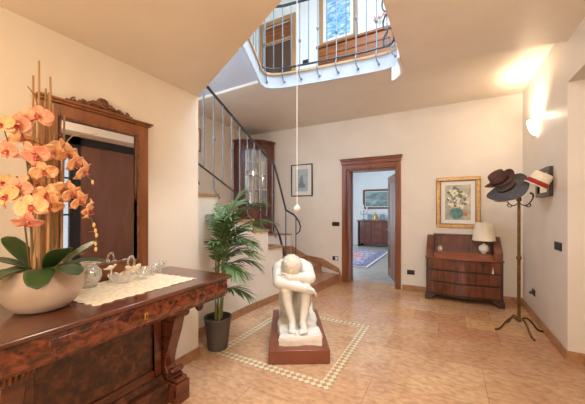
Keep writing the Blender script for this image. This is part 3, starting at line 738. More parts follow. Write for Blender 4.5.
# ---------------------------------------------------------------- mirror standing on the console
wm = thing('wall_mirror', 'large wooden framed mirror with carved crest above the console table', 'mirror', (XL+.002, 1.160, TZ+.002))
hw, H = .357, 1.225
m = MB()
m.box(0, .045, -hw, -hw+.10, 0, H-.03); m.box(0, .045, hw-.10, hw, 0, H-.03); m.box(0, .045, -hw+.10, hw-.10, H-.125, H-.03); m.box(0, .045, -hw+.10, hw-.10, 0, .115)
m.build('frame', 'mirror_wood', wm, bevel=.006)
m = MB(); m.box(.03, .055, -hw+.085, -hw+.1, .10, H-.11); m.box(.03, .055, hw-.1, hw-.085, .10, H-.11); m.box(.03, .055, -hw+.085, hw-.085, H-.125, H-.11); m.box(.03, .055, -hw+.085, hw-.085, .1, .115)
m.build('inner_moulding', 'carved', wm, bevel=.004)
m = MB(); m.box(0, .06, -hw-.015, hw+.015, H-.03, H-.015); m.box(0, .072, -hw-.028, hw+.028, H-.015, H); m.build('cornice', 'mirror_wood', wm, bevel=.004)
m = MB(); a = math.radians(.4)
m.box(.020, .024, -hw+.09, hw-.09, .105, H-.115, rot=Matrix.Rotation(a, 3, 'Y'))
m.build('glass', 'mirror_glass', wm)
cr = MB()
cr.box(0.01, .05, -.21, .21, H, H+.012)
cr.ball((.035, 0, H+.052), .042, 14, 8, (.5, 1, 1)); 
cr.tube([(.052, .030*math.cos(i*PI/8), H+.052+.030*math.sin(i*PI/8)) for i in range(17)], .006, 6)
for s in (-1, 1):
    for k in range(9):
        y = s*(.044+.0165*k); zc = H+.040-.0026*k+.009*math.sin(k*1.6)
        cr.ball((.035, y, zc), .019-.0009*k, 8, 6, (.7, 1.1, .8), Euler((s*.7*((-1)**k), 0, 0)).to_matrix())
    cr.tube([(.035, s*(.175+.022*math.cos(t)), H+.022+.018*math.sin(t)) for t in [PI+i*.6 for i in range(9)]], .006, 6)
    cr.tube([(.03, s*.03, H+.018), (.036, s*.1, H+.028), (.036, s*.17, H+.014), (.03, s*.225, H+.016)], .007, 6)
cr.build('carved_crest', 'carved', wm)

# ---------------------------------------------------------------- orchid in its bowl
OX, OY = -1.845, .682
oc = thing('potted_orchid', 'peach orchid with tall canes in a wide stone-coloured bowl on the console', 'plant', (OX, OY, TZ+.001))
m = MB(); m.lathe([(0, 0), (.09, 0), (.115, .01), (.150, .05), (.171, .10), (.175, .14), (.166, .185), (.151, .215), (.140, .219), (.134, .21), (.148, .17), (.152, .12), (.12, .04), (0, .03)], 40); m.build('bowl', 'ceramic', oc)
m = MB(); m.lathe([(0, .05), (.13, .1), (.143, .185), (.10, .198), (0, .205)], 24); m.build('moss', 'soil', oc)
rnd = random.Random(11)
def blade(length, width, droop, lift, fold=.10, tip=1.6):
    def f(u, v):
        t = v; w = width*math.sqrt(max(0, 1-(2*t-1)**2))**.85*(.8+.25*t)+.004
        s = (u-.5)*2
        return (s*w, length*t*(1-.12*t), lift*t-droop*t*t+fold*w*abs(s)**1.5)
    m = MB(); m.grid(f, 8, 14); return m
leafset = [(-35, .23, .060, .10, .07), (30, .22, .058, .13, .10), (75, .20, .056, .15, .09), (-80, .21, .06, .11, .06), (140, .19, .055, .08, .09), (200, .24, .062, .16, .07), (245, .20, .06, .15, .06), (-5, .20, .056, .03, .10), (105, .21, .055, .02, .12), (270, .18, .055, .08, .13)]
for ang, ln, wd, dr_, lf_ in leafset:
    o = blade(ln*1.12, wd*.92, dr_*.95, lf_*1.5).build('leaf', 'leaf_dark', oc, solid=.003, angle=2)
    a = math.radians(ang); o.location = (.05*-math.sin(a), .05*math.cos(a), .205); o.rotation_euler = (0, 0, a)
canes = [(-.05, -.03, 1.05), (-.03, .03, .98), (.01, -.02, 1.12), (.03, .04, .90), (.05, 0, .96), (-.02, .0, 1.0), (.02, .07, .86), (-.06, .05, .82), (0, .045, 1.06), (.04, -.05, .8)]
for (x, y, h) in canes:
    m = MB(); tx, ty = rnd.uniform(-.03, .03), rnd.uniform(-.02, .03)
    m.tube([(x, y, .18), (x+tx*.3+rnd.uniform(-.006, .006), y+ty*.3, .18+h*.35), (x+tx*.7, y+ty*.7, .18+h*.7), (x+tx, y+ty, .16+h)], [.0075, .007, .006, .0045], 7)
    m.build('cane', 'cane', oc)
for (x, y, z0, a, ln) in ((-.03, .03, .85, 2.4, .2), (.03, .04, .8, .5, .22), (.01, -.02, 1.0, -.6, .16)):
    m = MB(); m.tube([(x, y, z0), (x+ln*.4*math.cos(a), y+ln*.4*math.sin(a), z0+ln*.45), (x+ln*math.cos(a), y+ln*math.sin(a), z0+ln*.5)], [.004, .003, .002], 6); m.build('twig', 'cane', oc)
FL = [(-1.721, .544, 1.888), (-1.717, .615, 1.949), (-1.761, .522, 1.774), (-1.674, .592, 1.755), (-1.618, .555, 1.513), (-1.616, .544, 1.447), (-1.792, .733, 1.826), (-1.755, .753, 1.795), (-1.718, .773, 1.747), (-1.681, .793, 1.705), (-1.714, .718, 1.602), (-1.69, .743, 1.582), (-1.665, .768, 1.546), (-1.635, .795, 1.5), (-1.691, .628, 1.681), (-1.713, .548, 1.609), (-1.738, .512, 1.563), (-1.679, .635, 1.572), (-1.722, .68, 1.789), (-1.717, .489, 1.873), (-1.809, .519, 1.625), (-1.83, .655, 1.632), (-1.691, .651, 1.524), (-1.828, .6, 1.844)]
FD = [(.3, -.6, -.1), (.8, -.5, .1), (.2, -.8, -.2), (.5, -.6, -.6), (.85, -.5, .1), (.5, -.3, -.85), (.9, .2, -.2), (.8, .3, -.35), (.7, .5, -.3), (.55, .6, -.3), (.9, .1, -.4), (.8, .4, -.35), (.7, .5, -.4), (.5, .7, -.3), (.8, -.3, -.5), (.5, -.7, 0), (.3, -.9, .1), (.9, -.2, -.3), (.8, .1, -.5), (.4, -.7, .2), (.5, -.5, .4), (.7, .2, -.4), (.7, -.2, -.7), (.6, -.2, .5)]
M['orchid_petal'] = noisy('orchid_petal', lin(232, 164, 112), lin(244, 200, 154), 14, rough=.5, dist=.4)
M['orchid_blush'] = noisy('orchid_blush', lin(226, 136, 112), lin(242, 186, 156), 14, rough=.5, dist=.4)
M['orchid_lip'] = noisy('orchid_lip', lin(176, 56, 60), lin(214, 116, 92), 30, rough=.45)
def flower_mesh():
    m = MB()
    def petal(ang, ln, wd, back, cup):
        ca, sa = math.cos(ang), math.sin(ang)
        def f(u, v):
            s = (u-.5)*2; t = v
            w = wd*math.sin(PI*min(1, .12+t*.86))**.7
            x, y = s*w, .006+ln*t
            z = -back*t*t+cup*(s*s)*w*2+.003*math.sin(t*9+s*4)
            return (x*ca-y*sa, x*sa+y*ca, z)
        m.grid(f, 6, 8)
    for a in (PI/2, -PI/2): petal(a, .046, .030, .004, .12)
    for a in (0, 2.25, -2.25): petal(a, .045, .018, .014, .10)
    return m
def lip_mesh():
    m = MB()
    m.ball((0, -.004, .005), .0055, 10, 8, (1, 1.2, 1.2))
    def f(u, v):
        s = (u-.5)*2
        return (s*.008*math.sin(PI*min(1, .2+v*.75)), -.004-.017*v, .010+.010*math.sin(v*PI)-.006*v+.006*s*s)
    m.grid(f, 6, 8)
    for s in (-1, 1): m.ball((s*.007, -.003, .008), .0042, 8, 6, (.5, 1.1, 1.2))
    return m
protos = []
for mt in ('orchid_petal', 'orchid_blush'):
    f0 = flower_mesh().build('flower', mt, oc, solid=.0012, angle=3); l0 = lip_mesh().build('lip', 'orchid_lip', f0, angle=3)
    protos.append(f0)
used = set()
for i, (p, d) in enumerate(zip(FL, FD)):
    k = 1 if i in (0, 1, 2, 3, 5, 15) else 0
    pr = protos[k]
    if k not in used: o = pr; used.add(k)
    else:
        o = pr.copy(); COL.objects.link(o)
        c = pr.children[0].copy(); COL.objects.link(c); c.parent = o
    q = Vector(d).normalized().to_track_quat('Z', 'Y')
    # keep the petal axis upright
    zax = Vector(d).normalized(); xax = Vector((0, 0, 1)).cross(zax).normalized(); yax = zax.cross(xax)
    R = Matrix((xax, yax, zax)).transposed() @ Matrix.Rotation(rnd.uniform(-.45, .45), 3, 'Z')
    s = rnd.uniform(1.02, 1.28)
    o.matrix_basis = Matrix.Translation((p[0]-OX, p[1]-OY, p[2]-TZ)) @ R.to_4x4() @ Matrix.Diagonal((s, s, s, 1))
def O(p): return (p[0]-OX, p[1]-OY, p[2]-TZ)
def off(i, b=.012): d = Vector(FD[i]).normalized()*b; return tuple(Vector(O(FL[i]))-d)
sprays = [[(-.02, .03, .2), (-.02, .04, .75), (.0, .05, .88), off(6), off(7), off(8), off(9), (.21, .13, .66)],
          [(.02, .04, .2), (.06, .03, .5), (.10, .02, .60), off(10), off(11), off(12), off(13), (.205, .135, .44), (.215, .145, .36), (.20, .15, .335)],
          [(0, -.03, .2), (.03, -.06, .6), (.08, -.08, .82), off(3), off(14), off(17), off(22)],
          [(-.03, -.03, .2), (.0, -.06, .7), (.03, -.10, .95), off(1), off(0), off(19), off(2)],
          [(-.01, -.05, .2), (.03, -.09, .5), (.07, -.13, .66), off(15), off(16)],
          [(.02, -.04, .2), (.08, -.08, .45), (.14, -.10, .56), off(4), off(5)],
          [(-.02, .0, .2), (-.02, .0, .6), off(21), off(20)], [(-.03, .01, .2), (-.02, -.02, .6), off(23), off(18)]]
def smooth_path(pts, n=4):
    P = [Vector(p) for p in pts]; out = []
    for i in range(len(P)-1):
        p0, p1, p2, p3 = P[max(i-1, 0)], P[i], P[i+1], P[min(i+2, len(P)-1)]
        for k in range(n):
            t = k/n
            out.append(.5*((2*p1)+(p2-p0)*t+(2*p0-5*p1+4*p2-p3)*t*t+(3*p1-p0-3*p2+p3)*t**3))
    return out+[P[-1]]
for sp in sprays:
    m = MB(); pp = smooth_path(sp); m.tube(pp, [.0045-.0025*i/len(pp) for i in range(len(pp))], 6); m.build('flower_stem', 'orchid_stem', oc)
for p in ((.21, .13, .655), (.207, .138, .43), (.216, .146, .375), (.214, .142, .40), (.20, .15, .33), (.198, .152, .30)):
    m = MB(); m.ball(p, .009, 8, 6, (.8, .8, 1.5)); m.build('bud', 'bud', oc)

# ---------------------------------------------------------------- glassware on the runner
def glass(name, prof, loc, lab, cat, seg=24):
    t = thing(name, lab, cat, loc); m = MB(); m.lathe(prof, seg); m.build('body', 'crystal', t); return t
gz = TZ+.0075
g = glass('glass_vase', [(0, 0), (.045, 0), (.048, .006), (.040, .012), (.062, .035), (.074, .07), (.070, .105), (.050, .130), (.036, .140), (.036, .150), (.05, .163), (.046, .164), (.032, .152), (.032, .138), (.048, .126), (.066, .10), (.069, .07), (.056, .034), (.03, .016), (0, .016)], (-2.06, 1.00, gz), 'round footed glass vase with a wide lip beside the orchid bowl', 'vase')
m = MB()
for i in range(26): 
    a, r = rnd.uniform(0, 6.28), .045*math.sqrt(rnd.random()); m.ball((r*math.cos(a), r*math.sin(a), .034+.012*(i % 4)+.004), .009, 8, 5)
m.build('glass_pebbles', 'cut_glass', g)
gd = thing('crystal_dish', 'low cut crystal dish with scalloped rim in front of the bell', 'dish', (-1.99, 1.18, gz))
m = MB()
def dish(u, v):
    a = 2*PI*u; prof = [(.004, .004), (.030, 0), (.045, .008), (.058, .030), (.062, .040), (.055, .040), (.040, .014), (.005, .011)]
    t = v*(len(prof)-1); i = min(int(t), len(prof)-2); f = t-i
    r = prof[i][0]+(prof[i+1][0]-prof[i][0])*f; z = prof[i][1]+(prof[i+1][1]-prof[i][1])*f
    k = 1+.07*math.cos(a*10)*min(1, r/.05)
    return (r*k*math.cos(a), r*k*math.sin(a), z*(1+.12*math.cos(a*10)))
m.grid(dish, 60, 14); m.build('body', 'crystal', gd)
g2 = thing('crystal_cup', 'small cut crystal cup standing right of the scalloped dish', 'cup', (-1.955, 1.315, gz))
m = MB(); m.lathe([(0, 0), (.024, 0), (.026, .004), (.010, .012), (.018, .02), (.030, .045), (.032, .06), (.028, .06), (.026, .045), (.012, .022), (0, .02)], 12); m.build('body', 'crystal', g2)
bl = thing('porcelain_bell', 'ivory and crystal hand bell with a looped handle and bow by the mirror', 'bell', (-2.085, 1.30, gz))
m = MB(); m.lathe([(0, .055), (.012, .06), (.026, .05), (.034, .03), (.045, .0), (.042, 0), (.03, .03), (.022, .045), (0, .05)], 22); m.build('bell_body', 'ivory', bl)
m = MB(); m.tube(smooth_path([(0, -.014, .058), (0, -.02, .09), (0, -.012, .118), (0, .0, .126), (0, .012, .118), (0, .02, .09), (0, .014, .058)]), .0055, 8); m.build('loop_handle', 'crystal', bl)
m = MB()
for s in (-1, 1):
    m.ball((.02, s*.028, .062), .018, 10, 6, (.5, 1.3, .7), Euler((s*.4, 0, 0)).to_matrix()); m.tube([(.025, 0, .06), (.035, s*.015, .035), (.04, s*.025, .012)], [.006, .007, .004], 6)
m.ball((.026, 0, .062), .009); m.build('bow', 'tassel', bl)
bd = thing('bird_figurine', 'ivory porcelain bird figurine with raised tail behind the crystal dish', 'figurine', (-2.10, 1.165, gz))
m = MB(); m.lathe([(0, 0), (.022, 0), (.024, .006), (.012, .012), (.006, .07), (.008, .102), (0, .104)], 12); m.build('perch', 'ivory', bd)
m = MB(); m.ball((0, 0, .116), .018, 12, 8, (.8, 1.7, .9), Euler((.3, 0, 0)).to_matrix()); m.ball((0, .032, .134), .011, 10, 7); m.capsule((0, .040, .134), (0, .052, .133), .004, .001, 8)
m.capsule((0, -.024, .110), (0, -.062, .112), .010, .004, 8); m.build('bird_body', 'ivory', bd)
m = MB(); m.ball((.016, -.008, .122), .016, 10, 6, (.35, 1.5, .7), Euler((.5, 0, 0)).to_matrix()); m.ball((-.016, -.008, .122), .016, 10, 6, (.35, 1.5, .7), Euler((.5, 0, 0)).to_matrix()); m.build('wings', 'ivory', bd)
el = thing('glass_animal', 'clear glass animal figurine at the right end of the runner', 'figurine', (-2.02, 1.455, gz))
m = MB()
m.ball((0, 0, .045), .026, 14, 9, (.85, 1.35, .95)); m.ball((.004, .042, .058), .018, 12, 8)
for x in (-.014, .014):
    for y in (-.02, .022): m.capsule((x, y, .035), (x*1.1, y, .008), .009, .008, 10)
for s in (-1, 1): m.ball((s*.014, .040, .068), .011, 8, 6, (.5, .5, 1.1))
m.tube([(.004, .058, .055), (.004, .070, .046), (.004, .076, .058), (.004, .082, .070)], [.006, .005, .004, .004], 8); m.tube([(0, -.034, .05), (0, -.044, .062), (0, -.05, .06)], .003, 6)
m.build('body', 'crystal', el)

for t_, k_ in ((gd, 1.4), (g2, 1.4), (bl, 1.25), (el, 1.25), (bd, .8)):
    for c_ in t_.children: c_.data.transform(Matrix.Diagonal((k_, k_, k_, 1)))

# ---------------------------------------------------------------- palm
pp_ = thing('potted_palm', 'tall green palm in a dark grey pot at the end of the left wall', 'plant', (-2.195, 2.335, 0.002))
m = MB(); m.lathe([(0, 0), (.098, 0), (.106, .008), (.128, .20), (.142, .315), (.150, .325), (.148, .345), (.136, .345), (.128, .30), (.1, .02), (0, .02)], 32); m.build('pot', 'pot_grey', pp_)
m = MB(); m.lathe([(0, .1), (.11, .12), (.128, .30), (.06, .312), (0, .318)], 20); m.build('soil', 'soil', pp_)
rnd = random.Random(5)
def frond(az, length, el0, bend, base, w, name_parent):
    """arching leaf: rachis plus a few pairs of long blades"""
    m = MB(); N = 14; P = []; p = Vector(base); el = el0; hd = Vector((math.cos(az), math.sin(az), 0))
    for i in range(N+1):
        P.append(p.copy()); ds = length/N
        p = p+(hd*math.cos(el)+Vector((0, 0, 1))*math.sin(el))*ds
        el -= bend/N*(.4+1.2*i/N)
    side = Vector((-hd.y, hd.x, 0))
    ra = MB(); ra.tube(P, [.0050-.0036*i/N for i in range(N+1)], 6)
    def blade_(c0, d, ln, nrm, ww0):
        wv = d.cross(nrm).normalized(); prev = None
        for k in range(6):
            q = k/5; c = c0+d*ln*q+Vector((0, 0, -1))*ln*.30*q*q
            ww = ww0*max(.05, math.sin(PI*(.10+.88*q)))**.8
            row = [m.bm.verts.new(c-wv*ww+nrm*.003), m.bm.verts.new(c), m.bm.verts.new(c+wv*ww+nrm*.003)]
            if prev:
                m.bm.faces.new((prev[0], prev[1], row[1], row[0])); m.bm.faces.new((prev[1], prev[2], row[2], row[1]))
            prev = row
    i0 = 3
    for i in range(i0, N+1):
        t = (P[min(i+1, N)]-P[i-1]).normalized(); nrm = side.cross(t).normalized()*-1
        if nrm.z < 0: nrm = -nrm
        f = (i-i0)/(N-i0); ln = w*(.72+.5*math.sin(PI*(.15+.75*f)))*rnd.uniform(.85, 1.12)
        for s in (-1, 1):
            if rnd.random() < .06: continue
            d = (side*s*(.78-.35*f)+t*(.65+.6*f)+nrm*rnd.uniform(-.10, .22)).normalized()
            blade_(P[i]+t*rnd.uniform(-.012, .012), d, ln, nrm, rnd.uniform(.0095, .0135))
    blade_(P[N], (P[N]-P[N-1]).normalized(), w*.9, Vector((0, 0, 1)), .013)
    o = m.build('frond', 'palm_leaf', name_parent, angle=3); ra.build('rachis', 'palm_stem', o); return o
STEMS = [((.02, .02), (.05, .05), .96), ((-.02, .015), (-.03, .06), .86), ((.035, -.02), (.11, -.01), .62), ((0, -.03), (.02, -.05), .70), ((-.03, -.01), (-.02, .02), .58), ((.01, .04), (.03, .12), .74)]
for (b0, b1, h) in STEMS:
    m = MB(); m.tube([(b0[0], b0[1], .30), (b0[0]*.6+b1[0]*.4, b0[1]*.6+b1[1]*.4, .30+h*.45), (b1[0], b1[1], .30+h)], [.013, .010, .007], 8)
    m.build('stem', 'palm_stem', pp_)
def on(k, f): b0, b1, h = STEMS[k]; return (b0[0]+(b1[0]-b0[0])*f, b0[1]+(b1[1]-b0[1])*f, .30+h*f)
# stem, height on the stem, azimuth, elevation, bend, length, leaflet length
FR_ = [(0, 1, 15, 60, 1.1, .52, .20), (0, 1, 100, 66, 1.0, .48, .20), (0, .96, -40, 55, 1.1, .40, .19), (0, .92, 40, 44, 1.1, .52, .20), (0, .98, 160, 76, .6, .32, .13),
       (1, 1, 125, 66, .8, .48, .18), (1, 1, 25, 64, 1.0, .54, .20), (1, .95, -35, 58, 1.0, .40, .18), (1, .9, 80, 50, 1.1, .42, .18),
       (2, 1, 5, 50, 1.3, .36, .17), (2, .95, 30, 34, 1.3, .32, .17), (2, .9, -25, 34, 1.3, .30, .17), (2, .55, 10, 22, 1.1, .26, .16),
       (3, 1, -50, 60, 1.2, .34, .16), (3, 1, 5, 52, 1.2, .42, .20), (3, .8, -20, 36, 1.3, .34, .18), (3, .55, -45, 30, 1.2, .28, .16),
       (4, 1, -45, 72, .9, .30, .13), (4, .95, 60, 55, 1.2, .40, .18), (5, 1, 85, 60, 1.1, .36, .17), (5, .95, 55, 44, 1.3, .32, .17), (5, .6, 75, 26, 1.2, .26, .15),
       (0, 1, 60, 78, .6, .46, .18), (1, 1, 150, 62, .9, .40, .15), (0, .9, 135, 58, .9, .42, .16), (3, 1, 120, 62, .9, .40, .16), (0, .86, 0, 48, 1.1, .46, .18), (5, 1, 20, 64, 1.0, .46, .18), (3, 1, 40, 74, .8, .44, .18), (5, 1, 140, 64, 1.0, .34, .15), (0, .8, -10, 40, 1.2, .42, .18), (1, .8, -40, 52, 1.1, .32, .14), (2, 1, -60, 64, 1.1, .32, .15), (4, 1, 15, 66, 1.0, .38, .17)]
for (k, f, a, e, b_, ln, w_) in FR_:
    frond(math.radians(a), ln, math.radians(e), b_, on(k, f), w_, pp_)
# ---------------------------------------------------------------- statue on its base
SX, SY, SR = -1.55, 2.96, math.radians(30)
pl = tag(one('box', -.30, .30, -.575, .575, 0, .135).build('statue_base', 'plinth_brown', bevel=.006, loc=(SX, SY, .002), rotz=SR), 'low reddish-brown wooden base under the marble statue', 'base')
sa = thing('marble_statue', 'white marble statue of a crouching nude with head bowed on folded arms', 'statue', (SX, SY, .1385), SR)
rnd = random.Random(2)
# rough block
m = MB()
NX_, NY_ = 16, 34
def top(u, v):
    x = -.205+.42*u+ (.012 if v < .1 else 0); y = -.475+1.0*v
    z = .088+.010*math.sin(x*23+y*9)+.008*math.sin(y*31-x*12)+.03*max(0, v-.42)
    return (x+.012*math.sin(y*14), y+.012*math.sin(x*19), z)
tv = [[m.bm.verts.new(top(i/NX_, j/NY_)) for j in range(NY_+1)] for i in range(NX_+1)]
for i in range(NX_):
    for j in range(NY_): m.bm.faces.new((tv[i][j], tv[i+1][j], tv[i+1][j+1], tv[i][j+1]))
rim = [tv[i][0] for i in range(NX_+1)]+[tv[NX_][j] for j in range(1, NY_+1)]+[tv[i][NY_] for i in range(NX_-1, -1, -1)]+[tv[0][j] for j in range(NY_-1, 0, -1)]
prev = rim
for k, (ex, zf) in enumerate(((.012, .7), (.004, .35), (.010, 0))):
    cur = []
    for v in rim:
        n = Vector((v.co.x-.005, v.co.y*.45, 0)); n.normalize()
        cur.append(m.bm.verts.new((v.co.x+n.x*(ex+rnd.uniform(-.005, .005)), v.co.y+n.y*(ex+rnd.uniform(-.005, .005)), v.co.z*zf)))
    for a in range(len(rim)):
        b = (a+1) % len(rim); m.bm.faces.new((prev[a], prev[b], cur[b], cur[a]))
    prev = cur
m.bm.faces.new(prev[::-1])
m.build('rough_block', 'stone_block', sa, angle=.8)
# the figure: one continuous remeshed surface
m = MB(); ox = -.05
def E_(c, r, sc, rot=(0, 0, 0)): m.ball(c, r, 24, 16, sc, Euler(rot).to_matrix())
m.ball((ox*.4, .20, .165), .19, 20, 12, (1.0, 1.05, .75))                          # the stone under the seat
E_((ox*.5, .17, .26), .165, (1.08, .95, .85))                                     # pelvis
m.capsule((ox*.6, .19, .32), (ox, .12, .50), .138, .145, 20)                      # waist to ribs
m.capsule((ox, .12, .50), (ox, .03, .655), .150, .115, 20)                        # ribs to upper back
m.capsule((ox-.09, .03, .685), (ox+.09, .03, .685), .108, .108, 18); m.ball((ox-.01, -.02, .70), .115, 18, 12, (1.25, 1, .9))              # shoulder girdle
m.capsule((ox, .03, .68), (ox-.01, -.07, .715), .068, .060, 16)                   # neck
E_((ox-.015, -.130, .722), .120, (.90, 1.02, 1.04), (.85, 0, .1))                 # head, bowed
for s in (-1, 1):
    E_((ox+s*.150, .015, .665), .096, (1, 1, 1))                                  # shoulders
    hx = s*.105+ox*.4
    knee = (s*.098-.03 if s < 0 else .088, -.20, .490)
    m.capsule((hx, .12, .25), knee, .098, .070, 18)                               # thigh
    E_(knee, .064, (1, 1, 1.05))
    ank = (-.062 if s < 0 else .052, -.285, .165)
    mid = tuple(Vector(knee)*.62+Vector(ank)*.38+Vector((s*.012, .022, 0)))
    m.capsule(knee, mid, .056, .056, 16); m.capsule(mid, ank, .054, .034, 16)     # calf and shin
    E_((ank[0], ank[1]+.025, ank[2]-.045), .036, (1, 1.2, .9))                    # heel
    m.capsule((ank[0], ank[1]+.01, ank[2]-.022), (ank[0]+s*.006, -.385, .122), .040, .032, 14)
    m.capsule((ank[0]-.012, -.33, .118), (ank[0]-.016+s*.004, -.415, .112), .024, .022, 12); m.capsule((ank[0]+.014, -.33, .118), (ank[0]+.020+s*.004, -.405, .112), .022, .019, 12)
    for k in range(5):
        big = k == 0; xx = ank[0]-s*.036+s*.0185*k
        m.capsule((xx, -.395+.006*k, .112), (xx+s*.003, -.448+.009*k, .105), .0145 if big else .0105, .0135 if big else .0095, 10)
# arm A (image left): down from the shoulder, across the knees to the right
SH = (ox-.160, .01, .645); EL = (ox-.158, -.19, .562); WR = (.075, -.285, .520)
m.capsule(SH, EL, .082, .066, 16); m.capsule(EL, WR, .066, .048, 16); E_(EL, .066, (1, 1, 1))
HB = (.150, -.275, .487)
m.capsule(WR, HB, .034, .034, 12); m.capsule((WR[0], WR[1]+.02, WR[2]+.012), (HB[0], HB[1]+.022, HB[2]+.008), .026, .026, 12)
for k in range(4):
    a = Vector((HB[0]+.006, HB[1]-.022+.0165*k, HB[2]+.002)); ln = (.034, .040, .038, .030)[k]
    b = a+Vector((.030, .002, -.020))*(ln/.034); c = b+Vector((.006, .006, -.034))*(ln/.036)
    m.capsule(a, b, .0105, .0098, 10); m.capsule(b, c, .0098, .0085, 10)
m.capsule((WR[0]+.03, WR[1]-.02, WR[2]+.006), (WR[0]+.075, WR[1]-.036, WR[2]-.012), .0125, .0105, 10); m.capsule((WR[0]+.075, WR[1]-.036, WR[2]-.012), (WR[0]+.10, WR[1]-.03, WR[2]-.034), .0105, .009, 10)
# arm B (image right): down then back across under the head to the other upper arm
SH = (ox+.165, .02, .645); EL = (ox+.188, -.15, .600); WR = (ox-.035, -.215, .618)
m.capsule(SH, EL, .084, .068, 16); m.capsule(EL, WR, .068, .050, 16); E_(EL, .067, (1, 1, 1))
HB = (ox-.105, -.195, .626)
m.capsule(WR, HB, .034, .032, 12); m.capsule((WR[0], WR[1], WR[2]-.02), (HB[0], HB[1], HB[2]-.02), .026, .025, 12)
for k in range(4):
    a = Vector((HB[0]-.004, HB[1]-.004, HB[2]+.022-.0165*k)); ln = (.9, 1.1, 1.05, .8)[k]
    b = a+Vector((-.034, .0, .001))*ln; c = b+Vector((-.020, .030, .0))*ln
    m.capsule(a, b, .0105, .0098, 10); m.capsule(b, c, .0098, .0085, 10)
m.capsule((WR[0]-.03, WR[1]-.005, WR[2]+.028), (WR[0]-.066, WR[1]-.012, WR[2]+.05), .0125, .0105, 10); m.capsule((WR[0]-.066, WR[1]-.012, WR[2]+.05), (WR[0]-.09, WR[1]-.004, WR[2]+.054), .0105, .009, 10)
# face turned down on the arm: brow, nose, mouth, ears
E_((ox-.012, -.200, .672), .020, (.6, 1, 1.2), (.9, 0, 0)); E_((ox-.012, -.185, .640), .024, (1.1, .8, .7)); E_((ox-.012, -.19, .690), .034, (1.5, .6, .5))
for s in (-1, 1): E_((ox-.012+s*.084, -.105, .700), .018, (.45, .9, 1.2), (.6, 0, 0))
body = m.build('figure', 'white_marble', sa)
rm = body.modifiers.new('remesh', 'REMESH'); rm.mode = 'VOXEL'; rm.voxel_size = .0062; rm.use_smooth_shade = True
sm = body.modifiers.new('smooth', 'SMOOTH'); sm.factor = .5; sm.iterations = 5
dg = bpy.context.evaluated_depsgraph_get()
ev = body.evaluated_get(dg); me = bpy.data.meshes.new_from_object(ev)
body.modifiers.clear(); body.data = me
for p in me.polygons: p.use_smooth = True
# hair: combed strands over the crown with a knot
m = MB(); hc = Vector((ox-.015, -.123, .730)); HR = Euler((.85, 0, .1)).to_matrix()
def hair(u, v):
    a = 2*PI*u; ph = v*1.75
    r = .128*(1+.020*math.sin(a*11+ph*6)*math.sin(ph)+.022*math.sin(ph*9+a*2)*math.sin(ph)+.012*math.sin(a*19-ph*4)*math.sin(ph))
    p = Vector((.90*r*math.sin(ph)*math.cos(a), 1.02*r*math.sin(ph)*math.sin(a), 1.06*r*math.cos(ph)))
    return tuple(hc+HR @ p)
m.grid(hair, 72, 22)
m.build('hair', 'stone_hair', sa, angle=3)

# ---------------------------------------------------------------- desk
dk = thing('writing_desk', 'dark walnut serpentine three-drawer writing desk under the still life', 'desk', (.215, YB-.018, 0.001))
def ser(o): return [(-.535+1.07*i/28, -(.372+.030*math.cos(2*PI*(-.535+1.07*i/28)/1.0)+o)) for i in range(29)]
def body(o, e=0): s = ser(o); return [(-.535-e, 0), (.535+e, 0), (.535+e, s[-1][1])]+s[::-1]+[(-.535-e, s[0][1])]
m = MB(); m.prism(body(0), .10, .69); m.build('carcass', 'dark_wood', dk, bevel=.004, angle=.5)
m = MB(); m.prism(body(.018, .012), .69, .716); m.build('writing_top', 'desk_top', dk, bevel=.006, angle=.5)
m = MB(); m.prism(body(.012, .008), .085, .115); m.build('base_moulding', 'dark_wood', dk, bevel=.005, angle=.5)
for i, (a, b) in enumerate(((.125, .292), (.322, .487), (.517, .680))):
    s_ = ser(.012)[1:-1]; t_ = ser(-.02)[1:-1]
    d = MB(); d.prism(s_+t_[::-1], a, b); d = d.build('drawer', 'desk_wood', dk, bevel=.005, angle=.5)
    for x in (-.30, .30):
        y = -(.372+.030*math.cos(2*PI*x)+.012)
        q = MB(); q.lathe([(0, 0), (.009, 0), (.006, .010), (.012, .018), (.010, .026), (0, .028)], 12, mtx=Matrix.Translation((x, y, (a+b)/2)) @ Matrix.Rotation(PI/2, 4, 'X')); q.build('knob', 'brass', d)
    y = -(.372+.030+.012); q = MB(); q.box(-.008, .008, y-.003, y+.003, (a+b)/2-.014, (a+b)/2+.014); q.build('escutcheon', 'brass', d, bevel=.002)
    if i == 2:
        y = -(.372+.030*math.cos(2*PI*.40)+.012); q = MB(); q.tube([(.40, y-.012, .60), (.40, y-.014, .57)], .003, 6); q.lathe([(0, .03), (.006, .028), (.008, .015), (.011, -.01), (.013, -.03), (0, -.03)], 10, c=(.40, y-.014, .545)); q.box(.397, .403, y-.014, y+.003, .598, .604); q.build('key_tassel', 'tassel', d)
for x in (-.49, .49):
    for y in (-.36, -.05):
        s = 1 if x > 0 else -1
        q = MB(); q.prism_axis([(x-s*.1, .09), (x+s*.055, .09), (x+s*.062, .05), (x+s*.06, 0), (x-s*.02, 0), (x-s*.035, .035), (x-s*.06, .055)], y-.04, y+.045, 'y'); q.build('foot', 'dark_wood', dk, bevel=.004)
g = MB(); g.box(-.42, .42, -.05, -.012, .716, 1.06); g.build('back_board', 'desk_wood', dk, bevel=.003)
g = MB(); g.box(-.43, .43, -.075, -.008, 1.06, 1.085); g.build('gallery_rail', 'desk_wood', dk, bevel=.006)
g = MB(); g.prism_axis([(-.365, .7165), (-.245, .80), (-.05, .80), (-.05, .7165)], -.42, .42, 'x'); g.build('sloping_top', 'desk_top', dk, bevel=.002)
